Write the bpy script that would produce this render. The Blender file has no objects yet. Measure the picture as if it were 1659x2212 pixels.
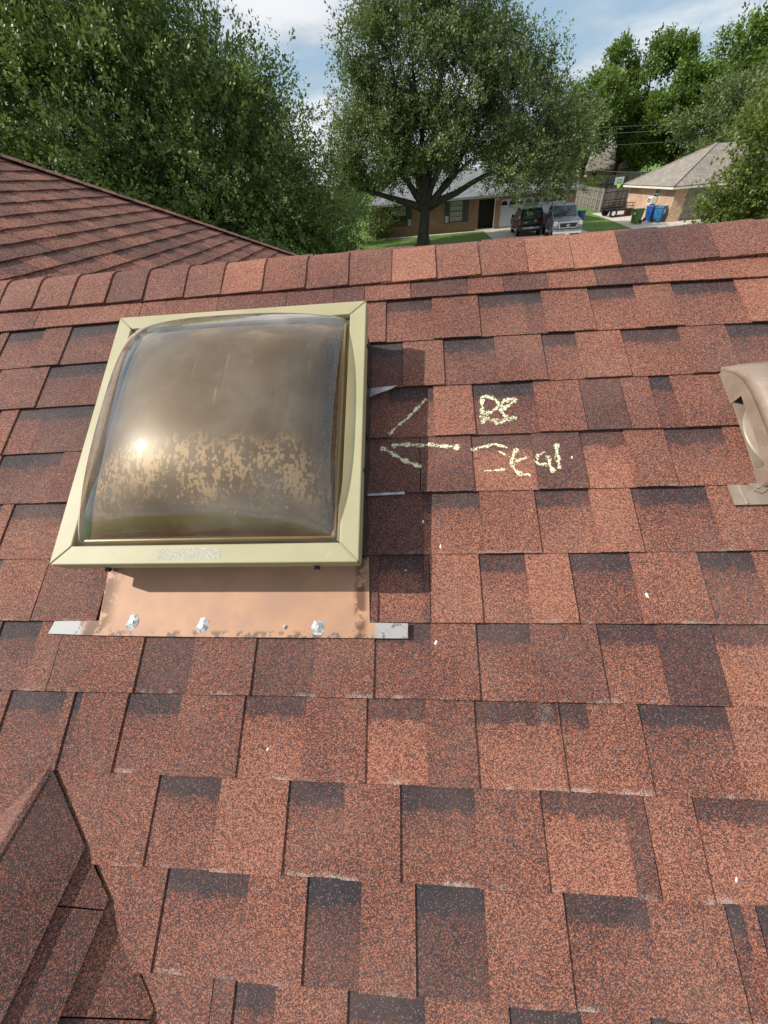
import bpy, math, random
import numpy as np
from mathutils import Matrix, Vector
random.seed(7); RNG = np.random.default_rng(7)
rad = math.radians
S = bpy.context.scene
COL = S.collection

# ------------------------------------------------------------------ camera
CAM = Vector((0, 0, 4.3))
cam_data = bpy.data.cameras.new('camera'); cam = bpy.data.objects.new('camera', cam_data); COL.objects.link(cam)
R = Matrix(((0.9958, 0.0209, 0.0887), (0.0531, 0.6577, -0.7514), (-0.0741, 0.7530, 0.6539)))
cam.matrix_world = Matrix.Translation(CAM) @ R.to_quaternion().normalized().to_matrix().to_4x4()
cam_data.sensor_fit = 'AUTO'; cam_data.sensor_width = 36; cam_data.lens = 830 / 2212 * 36
cam_data.clip_start = 0.02; cam_data.clip_end = 3000
S.camera = cam

# ------------------------------------------------------------------ light
SUN = Vector((-0.715, -0.15, 0.685)).normalized()
sl = bpy.data.lights.new('sun', 'SUN'); sl.energy = 4.8; sl.angle = rad(0.53); sl.color = (1.0, 0.95, 0.87)
so = bpy.data.objects.new('sun', sl); COL.objects.link(so); so.rotation_euler = SUN.to_track_quat('Z', 'Y').to_euler()
so.location = (0, 0, 30)
W = bpy.data.worlds.new('World'); S.world = W; W.use_nodes = True
S.view_settings.view_transform = 'Standard'; S.view_settings.look = 'None'; S.view_settings.gamma = 1
S.view_settings.exposure = 0.12
S.view_settings.use_curve_mapping = False


class NT:
    """small node-tree helper"""
    def __init__(self, tree):
        self.t = tree; tree.nodes.clear()
    def n(self, typ, props=None, **inp):
        nd = self.t.nodes.new(typ)
        for k, v in (props or {}).items(): setattr(nd, k, v)
        for k, v in inp.items(): self.set(nd, k.replace('_', ' '), v)
        return nd
    def set(self, nd, key, v):
        if isinstance(key, str) and key.startswith('i ') : key = int(key[2:])
        s = nd.inputs[key]
        if hasattr(v, 'outputs'): v = v.outputs[0]
        if isinstance(v, bpy.types.NodeSocket): self.t.links.new(v, s)
        else:
            if s.type == 'RGBA' and len(v) == 3: v = (*v, 1)
            s.default_value = v
    def math(self, op, a, b=None, c=None, clamp=False):
        nd = self.t.nodes.new('ShaderNodeMath'); nd.operation = op; nd.use_clamp = clamp
        for i, v in enumerate((a, b, c)):
            if v is not None: self.set(nd, i, v)
        return nd.outputs[0]
    def mix(self, f, a, b, blend='MIX'):
        nd = self.t.nodes.new('ShaderNodeMix'); nd.data_type = 'RGBA'; nd.blend_type = blend
        self.set(nd, 0, f); self.set(nd, 6, a); self.set(nd, 7, b)
        return nd.outputs[2]
    def ramp(self, f, stops, interp='LINEAR'):
        nd = self.t.nodes.new('ShaderNodeValToRGB'); cr = nd.color_ramp; cr.interpolation = interp
        while len(cr.elements) < len(stops): cr.elements.new(0.5)
        for el, (p, c) in zip(cr.elements, stops):
            el.position = p; el.color = (c, c, c, 1) if isinstance(c, (int, float)) else (*c, 1)
        self.set(nd, 0, f)
        return nd.outputs[0]
    def step(self, v, lo, hi):
        nd = self.t.nodes.new('ShaderNodeMapRange'); nd.interpolation_type = 'SMOOTHSTEP'
        self.set(nd, 0, v); self.set(nd, 1, lo); self.set(nd, 2, hi)
        return nd.outputs[0]
    def noise(self, vec, scale, detail=3, rough=.55, dist=0):
        nd = self.t.nodes.new('ShaderNodeTexNoise')
        if vec is not None: self.set(nd, 'Vector', vec)
        self.set(nd, 'Scale', scale); self.set(nd, 'Detail', detail); self.set(nd, 'Roughness', rough); self.set(nd, 'Distortion', dist)
        return nd.outputs[0]
    def vmul(self, vec, s):
        nd = self.t.nodes.new('ShaderNodeVectorMath'); nd.operation = 'MULTIPLY'
        self.set(nd, 0, vec); nd.inputs[1].default_value = s
        return nd.outputs[0]


def make_world():
    t = NT(W.node_tree)
    sky = t.n('ShaderNodeTexSky', dict(sky_type='NISHITA', sun_disc=False, sun_elevation=math.asin(SUN.z),
              sun_rotation=math.atan2(SUN.x, SUN.y), altitude=150, air_density=1.0, dust_density=1.6, ozone_density=1.2))
    tc = t.n('ShaderNodeTexCoord').outputs['Generated']
    sp = t.n('ShaderNodeSeparateXYZ'); t.set(sp, 0, tc)
    dz = t.math('ADD', t.math('MAXIMUM', sp.outputs[2], 0.0), 0.22)
    cv = t.n('ShaderNodeCombineXYZ'); t.set(cv, 0, t.math('DIVIDE', sp.outputs[0], dz)); t.set(cv, 1, t.math('DIVIDE', sp.outputs[1], dz)); cv.inputs[2].default_value = 9.3
    big = t.noise(cv, 0.62, 7, .58, .15)
    fine = t.noise(cv, 2.3, 6, .6, .1)
    dens = t.math('ADD', t.math('MULTIPLY', big, .75), t.math('MULTIPLY', fine, .25))
    mask = t.step(dens, .41, .55)
    shade = t.noise(cv, 1.25, 5, .55)
    ccol = t.mix(t.step(shade, .38, .62), (6.0, 6.7, 7.6), (10.6, 10.7, 10.9))
    haze = t.mix(0.55, sky.outputs[0], (5.6, 8.0, 10.2))
    col = t.mix(t.math('MULTIPLY', mask, .93), haze, ccol)
    bg = t.n('ShaderNodeBackground'); t.set(bg, 0, col); bg.inputs[1].default_value = 0.082
    out = t.n('ShaderNodeOutputWorld'); t.set(out, 0, bg)
make_world()

# ------------------------------------------------------------------ materials
MATS = {}
def mat(name, fn):
    if name not in MATS:
        m = bpy.data.materials.new(name); m.use_nodes = True
        t = NT(m.node_tree); out = t.n('ShaderNodeOutputMaterial'); fn(t, out); MATS[name] = m
    return MATS[name]
def pos(t): return t.n('ShaderNodeNewGeometry').outputs['Position']
def objc(t): return t.n('ShaderNodeTexCoord').outputs['Object']
def bsdf(t, out, color, rough=.6, **kw):
    b = t.n('ShaderNodeBsdfPrincipled'); t.set(b, 'Base Color', color); t.set(b, 'Roughness', rough)
    for k, v in kw.items(): t.set(b, k.replace('_', ' '), v)
    t.set(out, 0, b); return b
def bump(t, b, h, strength=.3, dist=.01):
    nd = t.n('ShaderNodeBump'); t.set(nd, 'Height', h); nd.inputs['Strength'].default_value = strength; nd.inputs['Distance'].default_value = dist
    t.set(b, 'Normal', nd)
def plain(name, color, rough=.5, metal=0., var=.18, scale=6., spec=.5):
    def fn(t, out):
        nz = t.noise(pos(t), scale, 4)
        c = t.mix(t.step(nz, .3, .7), tuple(x * (1 - var) for x in color), tuple(min(1, x * (1 + var)) for x in color))
        b = bsdf(t, out, c, rough, Metallic=metal); b.inputs['Specular IOR Level'].default_value = spec
    return mat(name, fn)

def shingle_material(name, grain):
    """granule-coated asphalt shingle; object colour = (tone, band on/off, worn edge, 1)"""
    def fn(t, out):
        P = pos(t)
        oi = t.n('ShaderNodeObjectInfo'); sc = t.n('ShaderNodeSeparateColor'); t.set(sc, 0, oi.outputs['Color'])
        tone, band, worn = sc.outputs
        uv = t.n('ShaderNodeSeparateXYZ'); t.set(uv, 0, t.n('ShaderNodeTexCoord').outputs['UV'])
        vor = t.n('ShaderNodeTexVoronoi'); t.set(vor, 'Vector', P); vor.inputs['Scale'].default_value = grain
        sv = t.n('ShaderNodeSeparateColor'); t.set(sv, 0, vor.outputs['Color'])
        blotch = t.noise(P, 260, 2, .6); large = t.noise(P, 3.1, 3, .5)
        g = t.math('ADD', t.math('MULTIPLY_ADD', sv.outputs[0], .84, .09), t.math('MULTIPLY', t.math('SUBTRACT', tone, .54), .72))
        g = t.math('ADD', g, t.math('MULTIPLY', t.math('SUBTRACT', blotch, .5), .34))
        g = t.math('ADD', g, t.math('MULTIPLY', t.math('SUBTRACT', large, .5), .38))
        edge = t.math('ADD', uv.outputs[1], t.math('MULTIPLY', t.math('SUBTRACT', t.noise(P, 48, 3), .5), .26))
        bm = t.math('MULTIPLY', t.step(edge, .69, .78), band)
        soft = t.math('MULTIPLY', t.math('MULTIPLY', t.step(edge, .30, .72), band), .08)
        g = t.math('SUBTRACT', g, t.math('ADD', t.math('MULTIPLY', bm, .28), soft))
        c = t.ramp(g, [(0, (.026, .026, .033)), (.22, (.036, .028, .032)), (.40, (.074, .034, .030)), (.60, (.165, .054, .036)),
                       (.80, (.340, .112, .064)), (.97, (.47, .205, .125))])
        c = t.mix(t.math('MULTIPLY', t.step(sv.outputs[2], .93, .95), .5), c, (.32, .25, .21))
        # dust-pale worn strip along the butt edge and a few scuffs
        w1 = t.math('MULTIPLY', t.step(t.noise(P, 17, 3, .7), .50, .66), t.step(t.math('ADD', uv.outputs[1], t.math('MULTIPLY', t.noise(P, 140, 2), .10)), .115, .055))
        w1 = t.math('MULTIPLY', w1, worn)
        w1 = t.math('MULTIPLY', w1, t.step(sv.outputs[1], .25, .6))
        sc2 = t.math('MULTIPLY', t.step(t.noise(P, 7.3, 2, .5), .70, .76), t.step(sv.outputs[2], .55, .8))
        c = t.mix(t.math('ADD', w1, t.math('MULTIPLY', sc2, .35), clamp=True), c, (.40, .34, .30))
        c = t.mix(t.math('MULTIPLY', t.step(t.noise(P, 5.5, 4, .6), .35, .8), .16), c, (.30, .205, .165))
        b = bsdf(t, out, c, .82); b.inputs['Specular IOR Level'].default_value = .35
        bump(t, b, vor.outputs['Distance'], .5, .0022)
    return mat(name, fn)
M_SH = shingle_material('roof_granules', 700)
M_SHW = shingle_material('wing_granules', 210)
M_FELT = plain('shingle_underlay', (.05, .03, .03), .9)

def brick_material(name, c1, c2, mortar, gain=1.0):
    def fn(t, out):
        P = pos(t); sp = t.n('ShaderNodeSeparateXYZ'); t.set(sp, 0, P)
        cv = t.n('ShaderNodeCombineXYZ'); t.set(cv, 0, t.math('ADD', sp.outputs[0], sp.outputs[1])); t.set(cv, 1, sp.outputs[2])
        br = t.n('ShaderNodeTexBrick'); t.set(br, 'Vector', cv); t.set(br, 'Color1', c1); t.set(br, 'Color2', c2); t.set(br, 'Mortar', mortar)
        for k, v in (('Scale', 1), ('Mortar Size', .008), ('Brick Width', .215), ('Row Height', .075), ('Bias', 0.)): br.inputs[k].default_value = v
        c = t.mix(t.step(t.noise(P, 1.3, 4), .3, .75), br.outputs[0], (.16, .085, .06))
        c = t.mix(.3, br.outputs[0], c)
        c2_ = t.mix(t.step(t.noise(P, 9, 3), .55, .75), c, tuple(min(1, x * 1.5) for x in c1))
        b = bsdf(t, out, c2_, .85); bump(t, b, t.math('SUBTRACT', 1.0, br.outputs[1]), .6, .01)
    return mat(name, fn)
M_BRICK = brick_material('red_brown_brick', (.40, .185, .115), (.27, .115, .075), (.44, .36, .30))
M_BRICK_TAN = brick_material('tan_brick', (.58, .38, .25), (.43, .26, .165), (.55, .46, .37))
M_BRICK_OWN = brick_material('own_brick', (.33, .17, .11), (.26, .13, .085), (.4, .35, .3))

def comp_roof(name, ca, cb):
    def fn(t, out):
        P = pos(t); sp = t.n('ShaderNodeSeparateXYZ'); t.set(sp, 0, P)
        cv = t.n('ShaderNodeCombineXYZ'); t.set(cv, 0, t.math('ADD', sp.outputs[0], sp.outputs[1])); t.set(cv, 1, t.math('MULTIPLY', sp.outputs[2], 2.2))
        br = t.n('ShaderNodeTexBrick'); t.set(br, 'Vector', cv); t.set(br, 'Color1', ca); t.set(br, 'Color2', cb); t.set(br, 'Mortar', tuple(x * .5 for x in cb))
        for k, v in (('Scale', 1), ('Mortar Size', .012), ('Brick Width', .30), ('Row Height', .145)): br.inputs[k].default_value = v
        c = t.mix(t.step(t.noise(P, 2.2, 5, .65), .35, .7), br.outputs[0], tuple(x * .72 for x in cb))
        b = bsdf(t, out, c, .88); bump(t, b, t.math('SUBTRACT', 1.0, br.outputs[1]), .7, .015)
    return mat(name, fn)
M_ROOF_GREY = comp_roof('grey_composition_roof', (.26, .27, .28), (.19, .20, .21))
M_ROOF_TAN = comp_roof('weathered_tan_roof', (.36, .31, .26), (.27, .235, .20))

def grass_fn(t, out):
    P = pos(t)
    a = t.noise(P, 26, 4, .75); b_ = t.noise(P, .8, 4, .6); d = t.noise(P, 6, 4, .7)
    c = t.ramp(t.math('ADD', t.math('MULTIPLY', a, .45), t.math('ADD', t.math('MULTIPLY', b_, .25), t.math('MULTIPLY', d, .3))),
               [(.30, (.035, .080, .010)), (.5, (.10, .20, .022)), (.62, (.17, .27, .04)), (.75, (.27, .31, .09))])
    b = bsdf(t, out, c, .9); bump(t, b, a, 1.0, .08)
M_GRASS = mat('lawn_grass', grass_fn)
def conc_fn(t, out):
    P = pos(t)
    c = t.ramp(t.noise(P, 3.2, 6, .65), [(.3, (.38, .34, .28)), (.6, (.55, .50, .43)), (.8, (.60, .56, .50))])
    bsdf(t, out, c, .9)
M_CONC = mat('driveway_concrete', conc_fn)
M_ASPH = plain('asphalt', (.055, .055, .056), .92, scale=30)

def wood_fn(ca, cb):
    def fn(t, out):
        P = t.vmul(pos(t), (9, 9, 1.1)); oi = t.n('ShaderNodeObjectInfo')
        c = t.ramp(t.math('ADD', t.math('MULTIPLY', t.noise(P, 2.0, 5, .65), .75), t.math('MULTIPLY', oi.outputs['Random'], .3)), [(.3, ca), (.8, cb)])
        bsdf(t, out, c, .92)
    return fn
M_WOOD = mat('weathered_fence_wood', wood_fn((.085, .072, .060), (.24, .215, .185)))
M_WOOD_DK = mat('dark_fence_wood', wood_fn((.05, .045, .040), (.135, .12, .105)))
M_RAIL = plain('pale_fence_rail', (.48, .43, .36), .85)
M_TRIM = plain('cream_trim', (.70, .66, .56), .6)
M_TRIM_G = plain('grey_green_trim', (.26, .29, .27), .6)
M_WHITE = plain('white_paint', (.78, .77, .74), .5, var=.06)
M_GARAGE = plain('pale_blue_grey_door', (.50, .55, .58), .5, var=.06)
M_BLACK = plain('black_paint', (.012, .012, .013), .35)
M_SHUT = plain('charcoal_shutter', (.06, .065, .07), .6)
M_SHUT_L = plain('pale_shutter_panel', (.45, .46, .46), .6)
M_DKGLASS = plain('dark_window_glass', (.035, .042, .045), .08, spec=.8)
M_BLIND = plain('window_blind', (.42, .43, .40), .35, spec=.6)
M_INT = plain('dark_recess', (.02, .018, .016), .8)
M_STEEL = plain('galvanised_steel', (.42, .43, .44), .5, .6, .3, 30)
M_RUBBER = plain('tyre_rubber', (.02, .02, .02), .85)
M_ACBEIGE = plain('beige_metal', (.62, .57, .48), .55)
M_TRUCK = plain('grey_silver_car_paint', (.24, .26, .30), .22, .3, .05)
M_SUV = plain('black_car_paint', (.006, .006, .007), .22, 0, .05, spec=.4)
M_CHROME = plain('chrome', (.75, .75, .77), .18, 1., .05)
M_TAIL = plain('red_tail_lens', (.45, .015, .02), .2)
M_LENS = plain('clear_headlamp_lens', (.62, .63, .64), .15)
M_CARGLASS = plain('car_glass', (.055, .075, .08), .06, spec=.9)
M_GREENB = plain('green_bin_plastic', (.085, .17, .045), .5)
M_BLUEB = plain('blue_bin_plastic', (.02, .14, .30), .5)
M_BLUEB2 = plain('bright_blue_bin_plastic', (.012, .085, .33), .45)
M_TEALB = plain('teal_blue_bin_plastic', (.012, .10, .17), .5)
M_NET = plain('lime_net', (.45, .75, .05), .7)
M_BOARD = plain('pale_backboard', (.55, .66, .64), .3)

def bark_fn(t, out):
    P = t.vmul(pos(t), (1, 1, .28)); n = t.noise(P, 9, 6, .7, .6)
    c = t.ramp(n, [(.32, (.018, .015, .012)), (.55, (.060, .050, .041)), (.75, (.15, .13, .11))])
    b = bsdf(t, out, c, .92); bump(t, b, n, 1., .08)
M_BARK = mat('oak_bark', bark_fn)

def leaf_material(name, dark, mid, light, gloss=.38):
    def fn(t, out):
        a = t.n('ShaderNodeAttribute', dict(attribute_name='tint'))
        c = t.ramp(a.outputs['Fac'], [(0, dark), (.5, mid), (1, light)])
        b = t.n('ShaderNodeBsdfPrincipled'); t.set(b, 'Base Color', c); b.inputs['Roughness'].default_value = gloss; b.inputs['Specular IOR Level'].default_value = .4
        tr = t.n('ShaderNodeBsdfTranslucent'); t.set(tr, 'Color', t.mix(.5, c, (.16, .24, .03)))
        mx = t.n('ShaderNodeMixShader'); mx.inputs[0].default_value = .32; t.set(mx, 1, b); t.set(mx, 2, tr); t.set(out, 0, mx)
    return mat(name, fn)
M_LEAF_OAK = leaf_material('live_oak_leaves', (.046, .070, .024), (.135, .178, .062), (.29, .33, .15), .45)
M_LEAF_OAK2 = leaf_material('near_oak_leaves', (.044, .074, .020), (.125, .190, .048), (.28, .35, .115), .45)
M_LEAF_ELM = leaf_material('bright_elm_leaves', (.045, .090, .013), (.105, .185, .028), (.23, .31, .06), .5)
M_LEAF_YEL = leaf_material('yellow_green_leaves', (.060, .095, .014), (.115, .155, .026), (.21, .235, .055), .45)

# ------------------------------------------------------------------ mesh helpers
def link(o): COL.objects.link(o); return o
def tag(o, label=None, cat=None, group=None, kind=None):
    for k, v in (('label', label), ('category', cat), ('group', group), ('kind', kind)):
        if v: o[k] = v
    return o
def empty(name, loc=(0, 0, 0), rz=0, label=None, cat=None, group=None):
    o = bpy.data.objects.new(name, None); o.empty_display_size = .1; link(o); o.location = loc; o.rotation_euler = (0, 0, rz)
    return tag(o, label, cat, group)

class MB:
    def __init__(self): self.v = []; self.f = []; self.uv = {}
    def add(self, vs, fs):
        k = len(self.v); self.v += [tuple(p) for p in vs]; self.f += [tuple(i + k for i in f) for f in fs]; return self
    def box(self, c, s, rz=0, top=1.0, topy=None, rx=0):
        topy = top if topy is None else topy
        vs = []
        for z in (-.5, .5):
            for x, y in ((-.5, -.5), (.5, -.5), (.5, .5), (-.5, .5)):
                kx, ky = (top, topy) if z > 0 else (1, 1)
                vs.append(Vector((x * s[0] * kx, y * s[1] * ky, z * s[2])))
        m = Matrix.Translation(c) @ Matrix.Rotation(rz, 4, 'Z') @ Matrix.Rotation(rx, 4, 'X')
        return self.add([m @ p for p in vs], [(3, 2, 1, 0), (4, 5, 6, 7), (0, 1, 5, 4), (1, 2, 6, 5), (2, 3, 7, 6), (3, 0, 4, 7)])
    def tube(self, pts, radii, n=8, cap=True):
        pts = [Vector(p) for p in pts]; rings = []
        if isinstance(radii, (int, float)): radii = [radii] * len(pts)
        for i, p in enumerate(pts):
            d = (pts[min(i + 1, len(pts) - 1)] - pts[max(i - 1, 0)]).normalized()
            a = d.cross(Vector((0, 0, 1)) if abs(d.z) < .9 else Vector((1, 0, 0))).normalized(); b = d.cross(a)
            rings.append([p + radii[i] * (math.cos(2 * math.pi * k / n) * a + math.sin(2 * math.pi * k / n) * b) for k in range(n)])
        vs = [q for r in rings for q in r]; fs = []
        for i in range(len(pts) - 1):
            for k in range(n):
                fs.append((i * n + k, i * n + (k + 1) % n, (i + 1) * n + (k + 1) % n, (i + 1) * n + k))
        if cap: fs += [tuple(range(n))[::-1], tuple((len(pts) - 1) * n + k for k in range(n))]
        return self.add(vs, fs)
    def cyl(self, c, axis, r, h, n=16):
        c = Vector(c); a = Vector(axis).normalized(); return self.tube([c - a * h / 2, c + a * h / 2], r, n)
    def prism(self, prof, x0, x1, axis='x', tap=None):
        """extrude a closed (a,z) profile between x0 and x1; tap(z) narrows the width"""
        n = len(prof); vs = []; mid = (x0 + x1) / 2
        for xx in (x0, x1):
            for a, z in prof:
                k = tap(a, z) if tap else 1; q = mid + (xx - mid) * k
                vs.append((q, a, z) if axis == 'x' else (a, q, z))
        fs = [tuple(range(n)), tuple(range(2 * n - 1, n - 1, -1))] + [(i, i + n, (i + 1) % n + n, (i + 1) % n) for i in range(n)]
        return self.add(vs, fs)
    def quad(self, *p): return self.add(p, [tuple(range(len(p)))])
    def mesh(self, name):
        me = bpy.data.meshes.new(name); me.from_pydata(self.v, [], self.f); me.update(); return me
    def build(self, name, m, parent=None, bevel=0, smooth=False, **tg):
        o = bpy.data.objects.new(name, self.mesh(name)); link(o); o.data.materials.append(m)
        if parent: o.parent = parent
        if bevel:
            b = o.modifiers.new('bevel', 'BEVEL'); b.width = bevel; b.segments = 2; b.limit_method = 'ANGLE'
        if smooth: o.data.shade_smooth()
        tag(o, **tg); return o

def np_mesh(name, V, F, attr=None, k=4):
    me = bpy.data.meshes.new(name); me.vertices.add(len(V)); me.vertices.foreach_set('co', V.astype(np.float32).ravel())
    me.loops.add(len(F) * k); me.loops.foreach_set('vertex_index', F.astype(np.int32).ravel())
    me.polygons.add(len(F)); me.polygons.foreach_set('loop_start', np.arange(0, len(F) * k, k, dtype=np.int32))
    me.polygons.foreach_set('loop_total', np.full(len(F), k, dtype=np.int32))
    if attr is not None:
        a = me.attributes.new('tint', 'FLOAT', 'POINT'); a.data.foreach_set('value', attr.astype(np.float32))
    me.update(calc_edges=True); return me

# ------------------------------------------------------------------ setting: ground, street, drives
def sheet(name, x0, x1, y0, y1, z, m, nx=1):
    b = MB(); b.quad((x0, y0, z), (x1, y0, z), (x1, y1, z), (x0, y1, z)); return b.build(name, m, kind='structure')
sheet('lawn', -900, 900, -900, 1500, 0, M_GRASS)
sheet('street', -300, 300, 19.0, 26.5, .004, M_ASPH)
for nm, y in (('kerb', 18.92), ('kerb', 26.58)):
    b = MB(); b.box((0, y, .05), (600, .16, .14)); b.build(nm, M_CONC, kind='structure')
sheet('driveway', 6.4, 13.6, 26.7, 44.6, .008, M_CONC)
b = MB(); b.quad((17.0, 26.7, .008), (24.5, 26.7, .008), (24.5, 51, .008), (18.35, 51, .008), (17.6, 44, .008), (16.6, 36.5, .008)); b.build('driveway', M_CONC, kind='structure')
b = MB(); b.box((1.8, 43.55, .02), (9.4, .5, .06)); b.build('walkway', M_CONC, kind='structure')

# ------------------------------------------------------------------ own house and its roof
TH = rad(30.256); C_, S_ = math.cos(TH), math.sin(TH); TAN = math.tan(TH)
FOOT = Vector((0, 0.4196, 3.5806))
EXP = 0.143; V0 = 0.3239; VR = 1.098       # course exposure, bottom of course 0, ridge
def frame_slope(origin, ux, vx):
    ux = Vector(ux).normalized(); vx = Vector(vx).normalized(); w = ux.cross(vx)
    return Matrix.Translation(origin) @ Matrix((ux, vx, w)).transposed().to_4x4()
M_MAIN = frame_slope(FOOT, (1, 0, 0), (0, C_, S_))
def RP(u, v, w=0): return M_MAIN @ Vector((u, v, w))
house = empty('house', (0, 1.4, 0), label='own house with rust-red shingle roof carrying the skylight, in the foreground', cat='house')

def deck(name, poly, M, parent=house, m=M_SH, dz=-.014):
    """a roof slope board: poly in local u,v"""
    b = MB(); n = len(poly); vs = [(u, v, dz) for u, v in poly] + [(u, v, dz - .03) for u, v in poly]
    b.add(vs, [tuple(range(n)), tuple(range(2 * n - 1, n - 1, -1))] + [(i, i + n, (i + 1) % n + n, (i + 1) % n) for i in range(n)])
    o = b.build(name, m, parent); o.color = (.5, 0, 0, 1)
    o.matrix_world = M; o.matrix_parent_inverse = parent.matrix_world.inverted() if False else Matrix.Identity(4)
    o.matrix_basis = Matrix.Translation(-Vector(parent.location)) @ M
    return o
VE = -2.3  # eave
slope_main = deck('roof_slope', [(-4.2, VE), (6, VE), (6, VR), (-4.2, VR)], M_MAIN)
RIDGE = RP(0, VR)
M_FAR = frame_slope(RIDGE, (-1, 0, 0), (0, -C_, S_))
slope_far = deck('roof_slope', [(-6, -3.4), (4.2, -3.4), (4.2, 0), (-6, 0)], M_FAR)

def tab_mesh(name, b0, b1, t0, t1, vb, vt, wb, wt, thick, wave=.0007, seg=5, vfun=None):
    """one shingle tab: bottom edge b0..b1 at vb, top edge t0..t1 at vt, surface height wb (butt) to wt (top)"""
    vs = []; uvs = []
    for i in range(seg + 1):
        k = i / seg; u = b0 + (b1 - b0) * k; dv = (vfun(u) if vfun else 0) + random.uniform(-wave, wave)
        vs.append((u + (random.uniform(-.0006, .0006) if 0 < i < seg else 0), vb + dv, wb)); uvs.append((k, 0))
    for i in range(seg + 1):
        k = i / seg; u = t0 + (t1 - t0) * k; vs.append((u, vt + (vfun(u) if vfun else 0), wt)); uvs.append((k, (vt - vb) / EXP))
    n = seg + 1
    for i in range(n): vs.append((vs[i][0], vs[i][1] + .0006, wb - thick)); uvs.append((i / seg, 0))
    vs.append((t0, vt, wt - thick)); vs.append((t1, vt, wt - thick)); uvs += [(0, 1), (1, 1)]
    fs = [(i, i + 1, n + i + 1, n + i) for i in range(seg)] + [(2 * n + i, 2 * n + i + 1, i + 1, i) for i in range(seg)]
    fs += [(2 * n, 0, n, 3 * n), (seg, 2 * n + seg, 3 * n + 1, 2 * n - 1)]
    me = bpy.data.meshes.new(name); me.from_pydata(vs, [], fs)
    ul = me.uv_layers.new(name='UVMap')
    for l in me.loops: ul.data[l.index].uv = uvs[l.vertex_index]
    return me

TABS = {
 -4: [('-1.311T55 -1.151T62 -0.853T66 -0.814T55 -0.574T50 -0.366T48', -0.227), ('-0.227T42 -0.139T70 -0.008T32 0.148T62 0.246T35 0.362T70 0.489T32 0.617T78 0.753T72', 0.977)],
 -3: [('-1.26T50 -1.232R48 -1.113T52 -1.026R45', -0.72), ('-0.135T62 -0.077R60 0.049T52 0.175R62 0.291R50 0.341T60 0.463R62 0.579T60 0.673R60 0.826T80', 0.935)],
 -2: [('-1.208T48 -1.054R42', -0.72), ('-0.135R40 -0.032T62 0.075R50 0.206T55 0.326R55 0.41T62 0.522R60 0.658T57 0.768R50', 0.892)],
 -1: [('-1.156T60 -1.103R55 -1.032R35', -0.72), ('-0.135T50 -0.068R55 0.043T68 0.141R50 0.289T60 0.398T34 0.493T55 0.56R45 0.608T60', 0.76)],
 0: [('-1.105R35 -0.971R50 -0.928T40', -0.72), ('-0.135T30 0.007T34 0.129R82 0.268T35 0.378R85 0.476T62 0.564R72 0.689T70', 0.79)],
 1: [('-1.053T60 -1.021R62 -0.873T50', -0.72), ('-0.135T34 0.011R68 0.138T62 0.26R66 0.376T75 0.465R66 0.619T76', 0.757)],
 2: [('-1.001T62 -0.877T50', -0.716), ('-0.124T35 -0.088R60 0.009T40 0.021T72 0.128R66 0.223T84 0.314R50 0.436T70 0.568R60 0.671T75', 0.76)],
 3: [('-0.95R45 -0.851T60 -0.793T52 -0.597Q30 -0.482T50 -0.345Q40 -0.22T55', -0.094), ('-0.094R55 0.019T55 0.112R66 0.141R62 0.217T50 0.347R66 0.455T33 0.558R85', 0.673)],
 4: [('-0.904T50 -0.879R50 -0.751T55 -0.73R42 -0.712T50 -0.609R57 -0.492T52 -0.357R76 -0.23T56', -0.108), ('-0.108R82 0.006T57 0.099R76 0.251T55 0.255R66 0.306T62 0.398R60 0.549T78', 0.631)],
 5: [('-0.76T60 -0.511R62 -0.386T72 -0.252R60 -0.148T60', -0.043), ('-0.043R57 0.089T52 0.205R78 0.343T31 0.379T66 0.459R80', 0.61)],
 6: [('-0.62T60 -0.465R60 -0.313T60 -0.206R35 -0.112T60', -0.018), ('-0.018R34 0.096T62 0.226R60 0.356T62 0.474R50 0.499T62 0.52R50', 0.566)],
 7: [('-0.540T60 -0.356T50 -0.318R55 -0.249T62', -0.129), ('-0.129R52 -0.007T62 0.125R50 0.232T65 0.334R55 0.44T60', 0.523)],
}
def parse(n):
    """list of (u0, u1, type, tone) for one course, carried on past the frame on both sides"""
    out = []
    if n in TABS:
        for txt, end in TABS[n]:
            it = []
            for w in txt.split():
                k = max(w.rfind(c) for c in 'TRQ'); it.append((float(w[:k]), w[k], int(w[k + 1:]) / 100))
            for i, (u, ty, tone) in enumerate(it): out.append((u, it[i + 1][0] if i + 1 < len(it) else end, ty, tone))
    if not out: out = [(-.5, -.3, 'T', .55)]
    lo, hi = out[0][0], out[-1][1]
    rnd = random.Random(n * 17 + 3); ty = out[-1][2]
    while hi < 1.5:
        ty = 'T' if ty != 'T' else 'R'; w = rnd.uniform(.09, .2); out.append((hi, hi + w, ty, rnd.choice((.35, .55, .6, .7, .8)))); hi += w
    ty = out[0][2]; left = -1.75 if n < 4 else lo
    while lo > left:
        ty = 'T' if ty != 'T' else 'R'; w = rnd.uniform(.09, .2); out.insert(0, (lo - w, lo, ty, rnd.choice((.4, .5, .55, .62)))); lo -= w
    return out
W_R, W_T = .0060, .0100      # butt surface height of recessed tabs and of raised tabs
def course_bow(n):
    k = max(0, 1 - (n + 4) / 5) * .009
    return lambda u: k * (1 - (u / .85) ** 2) if abs(u) < 1.6 else 0
VAL_U, VAL_V = -.7415, -.2474   # top of the valley on this slope
SURF = {}
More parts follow.
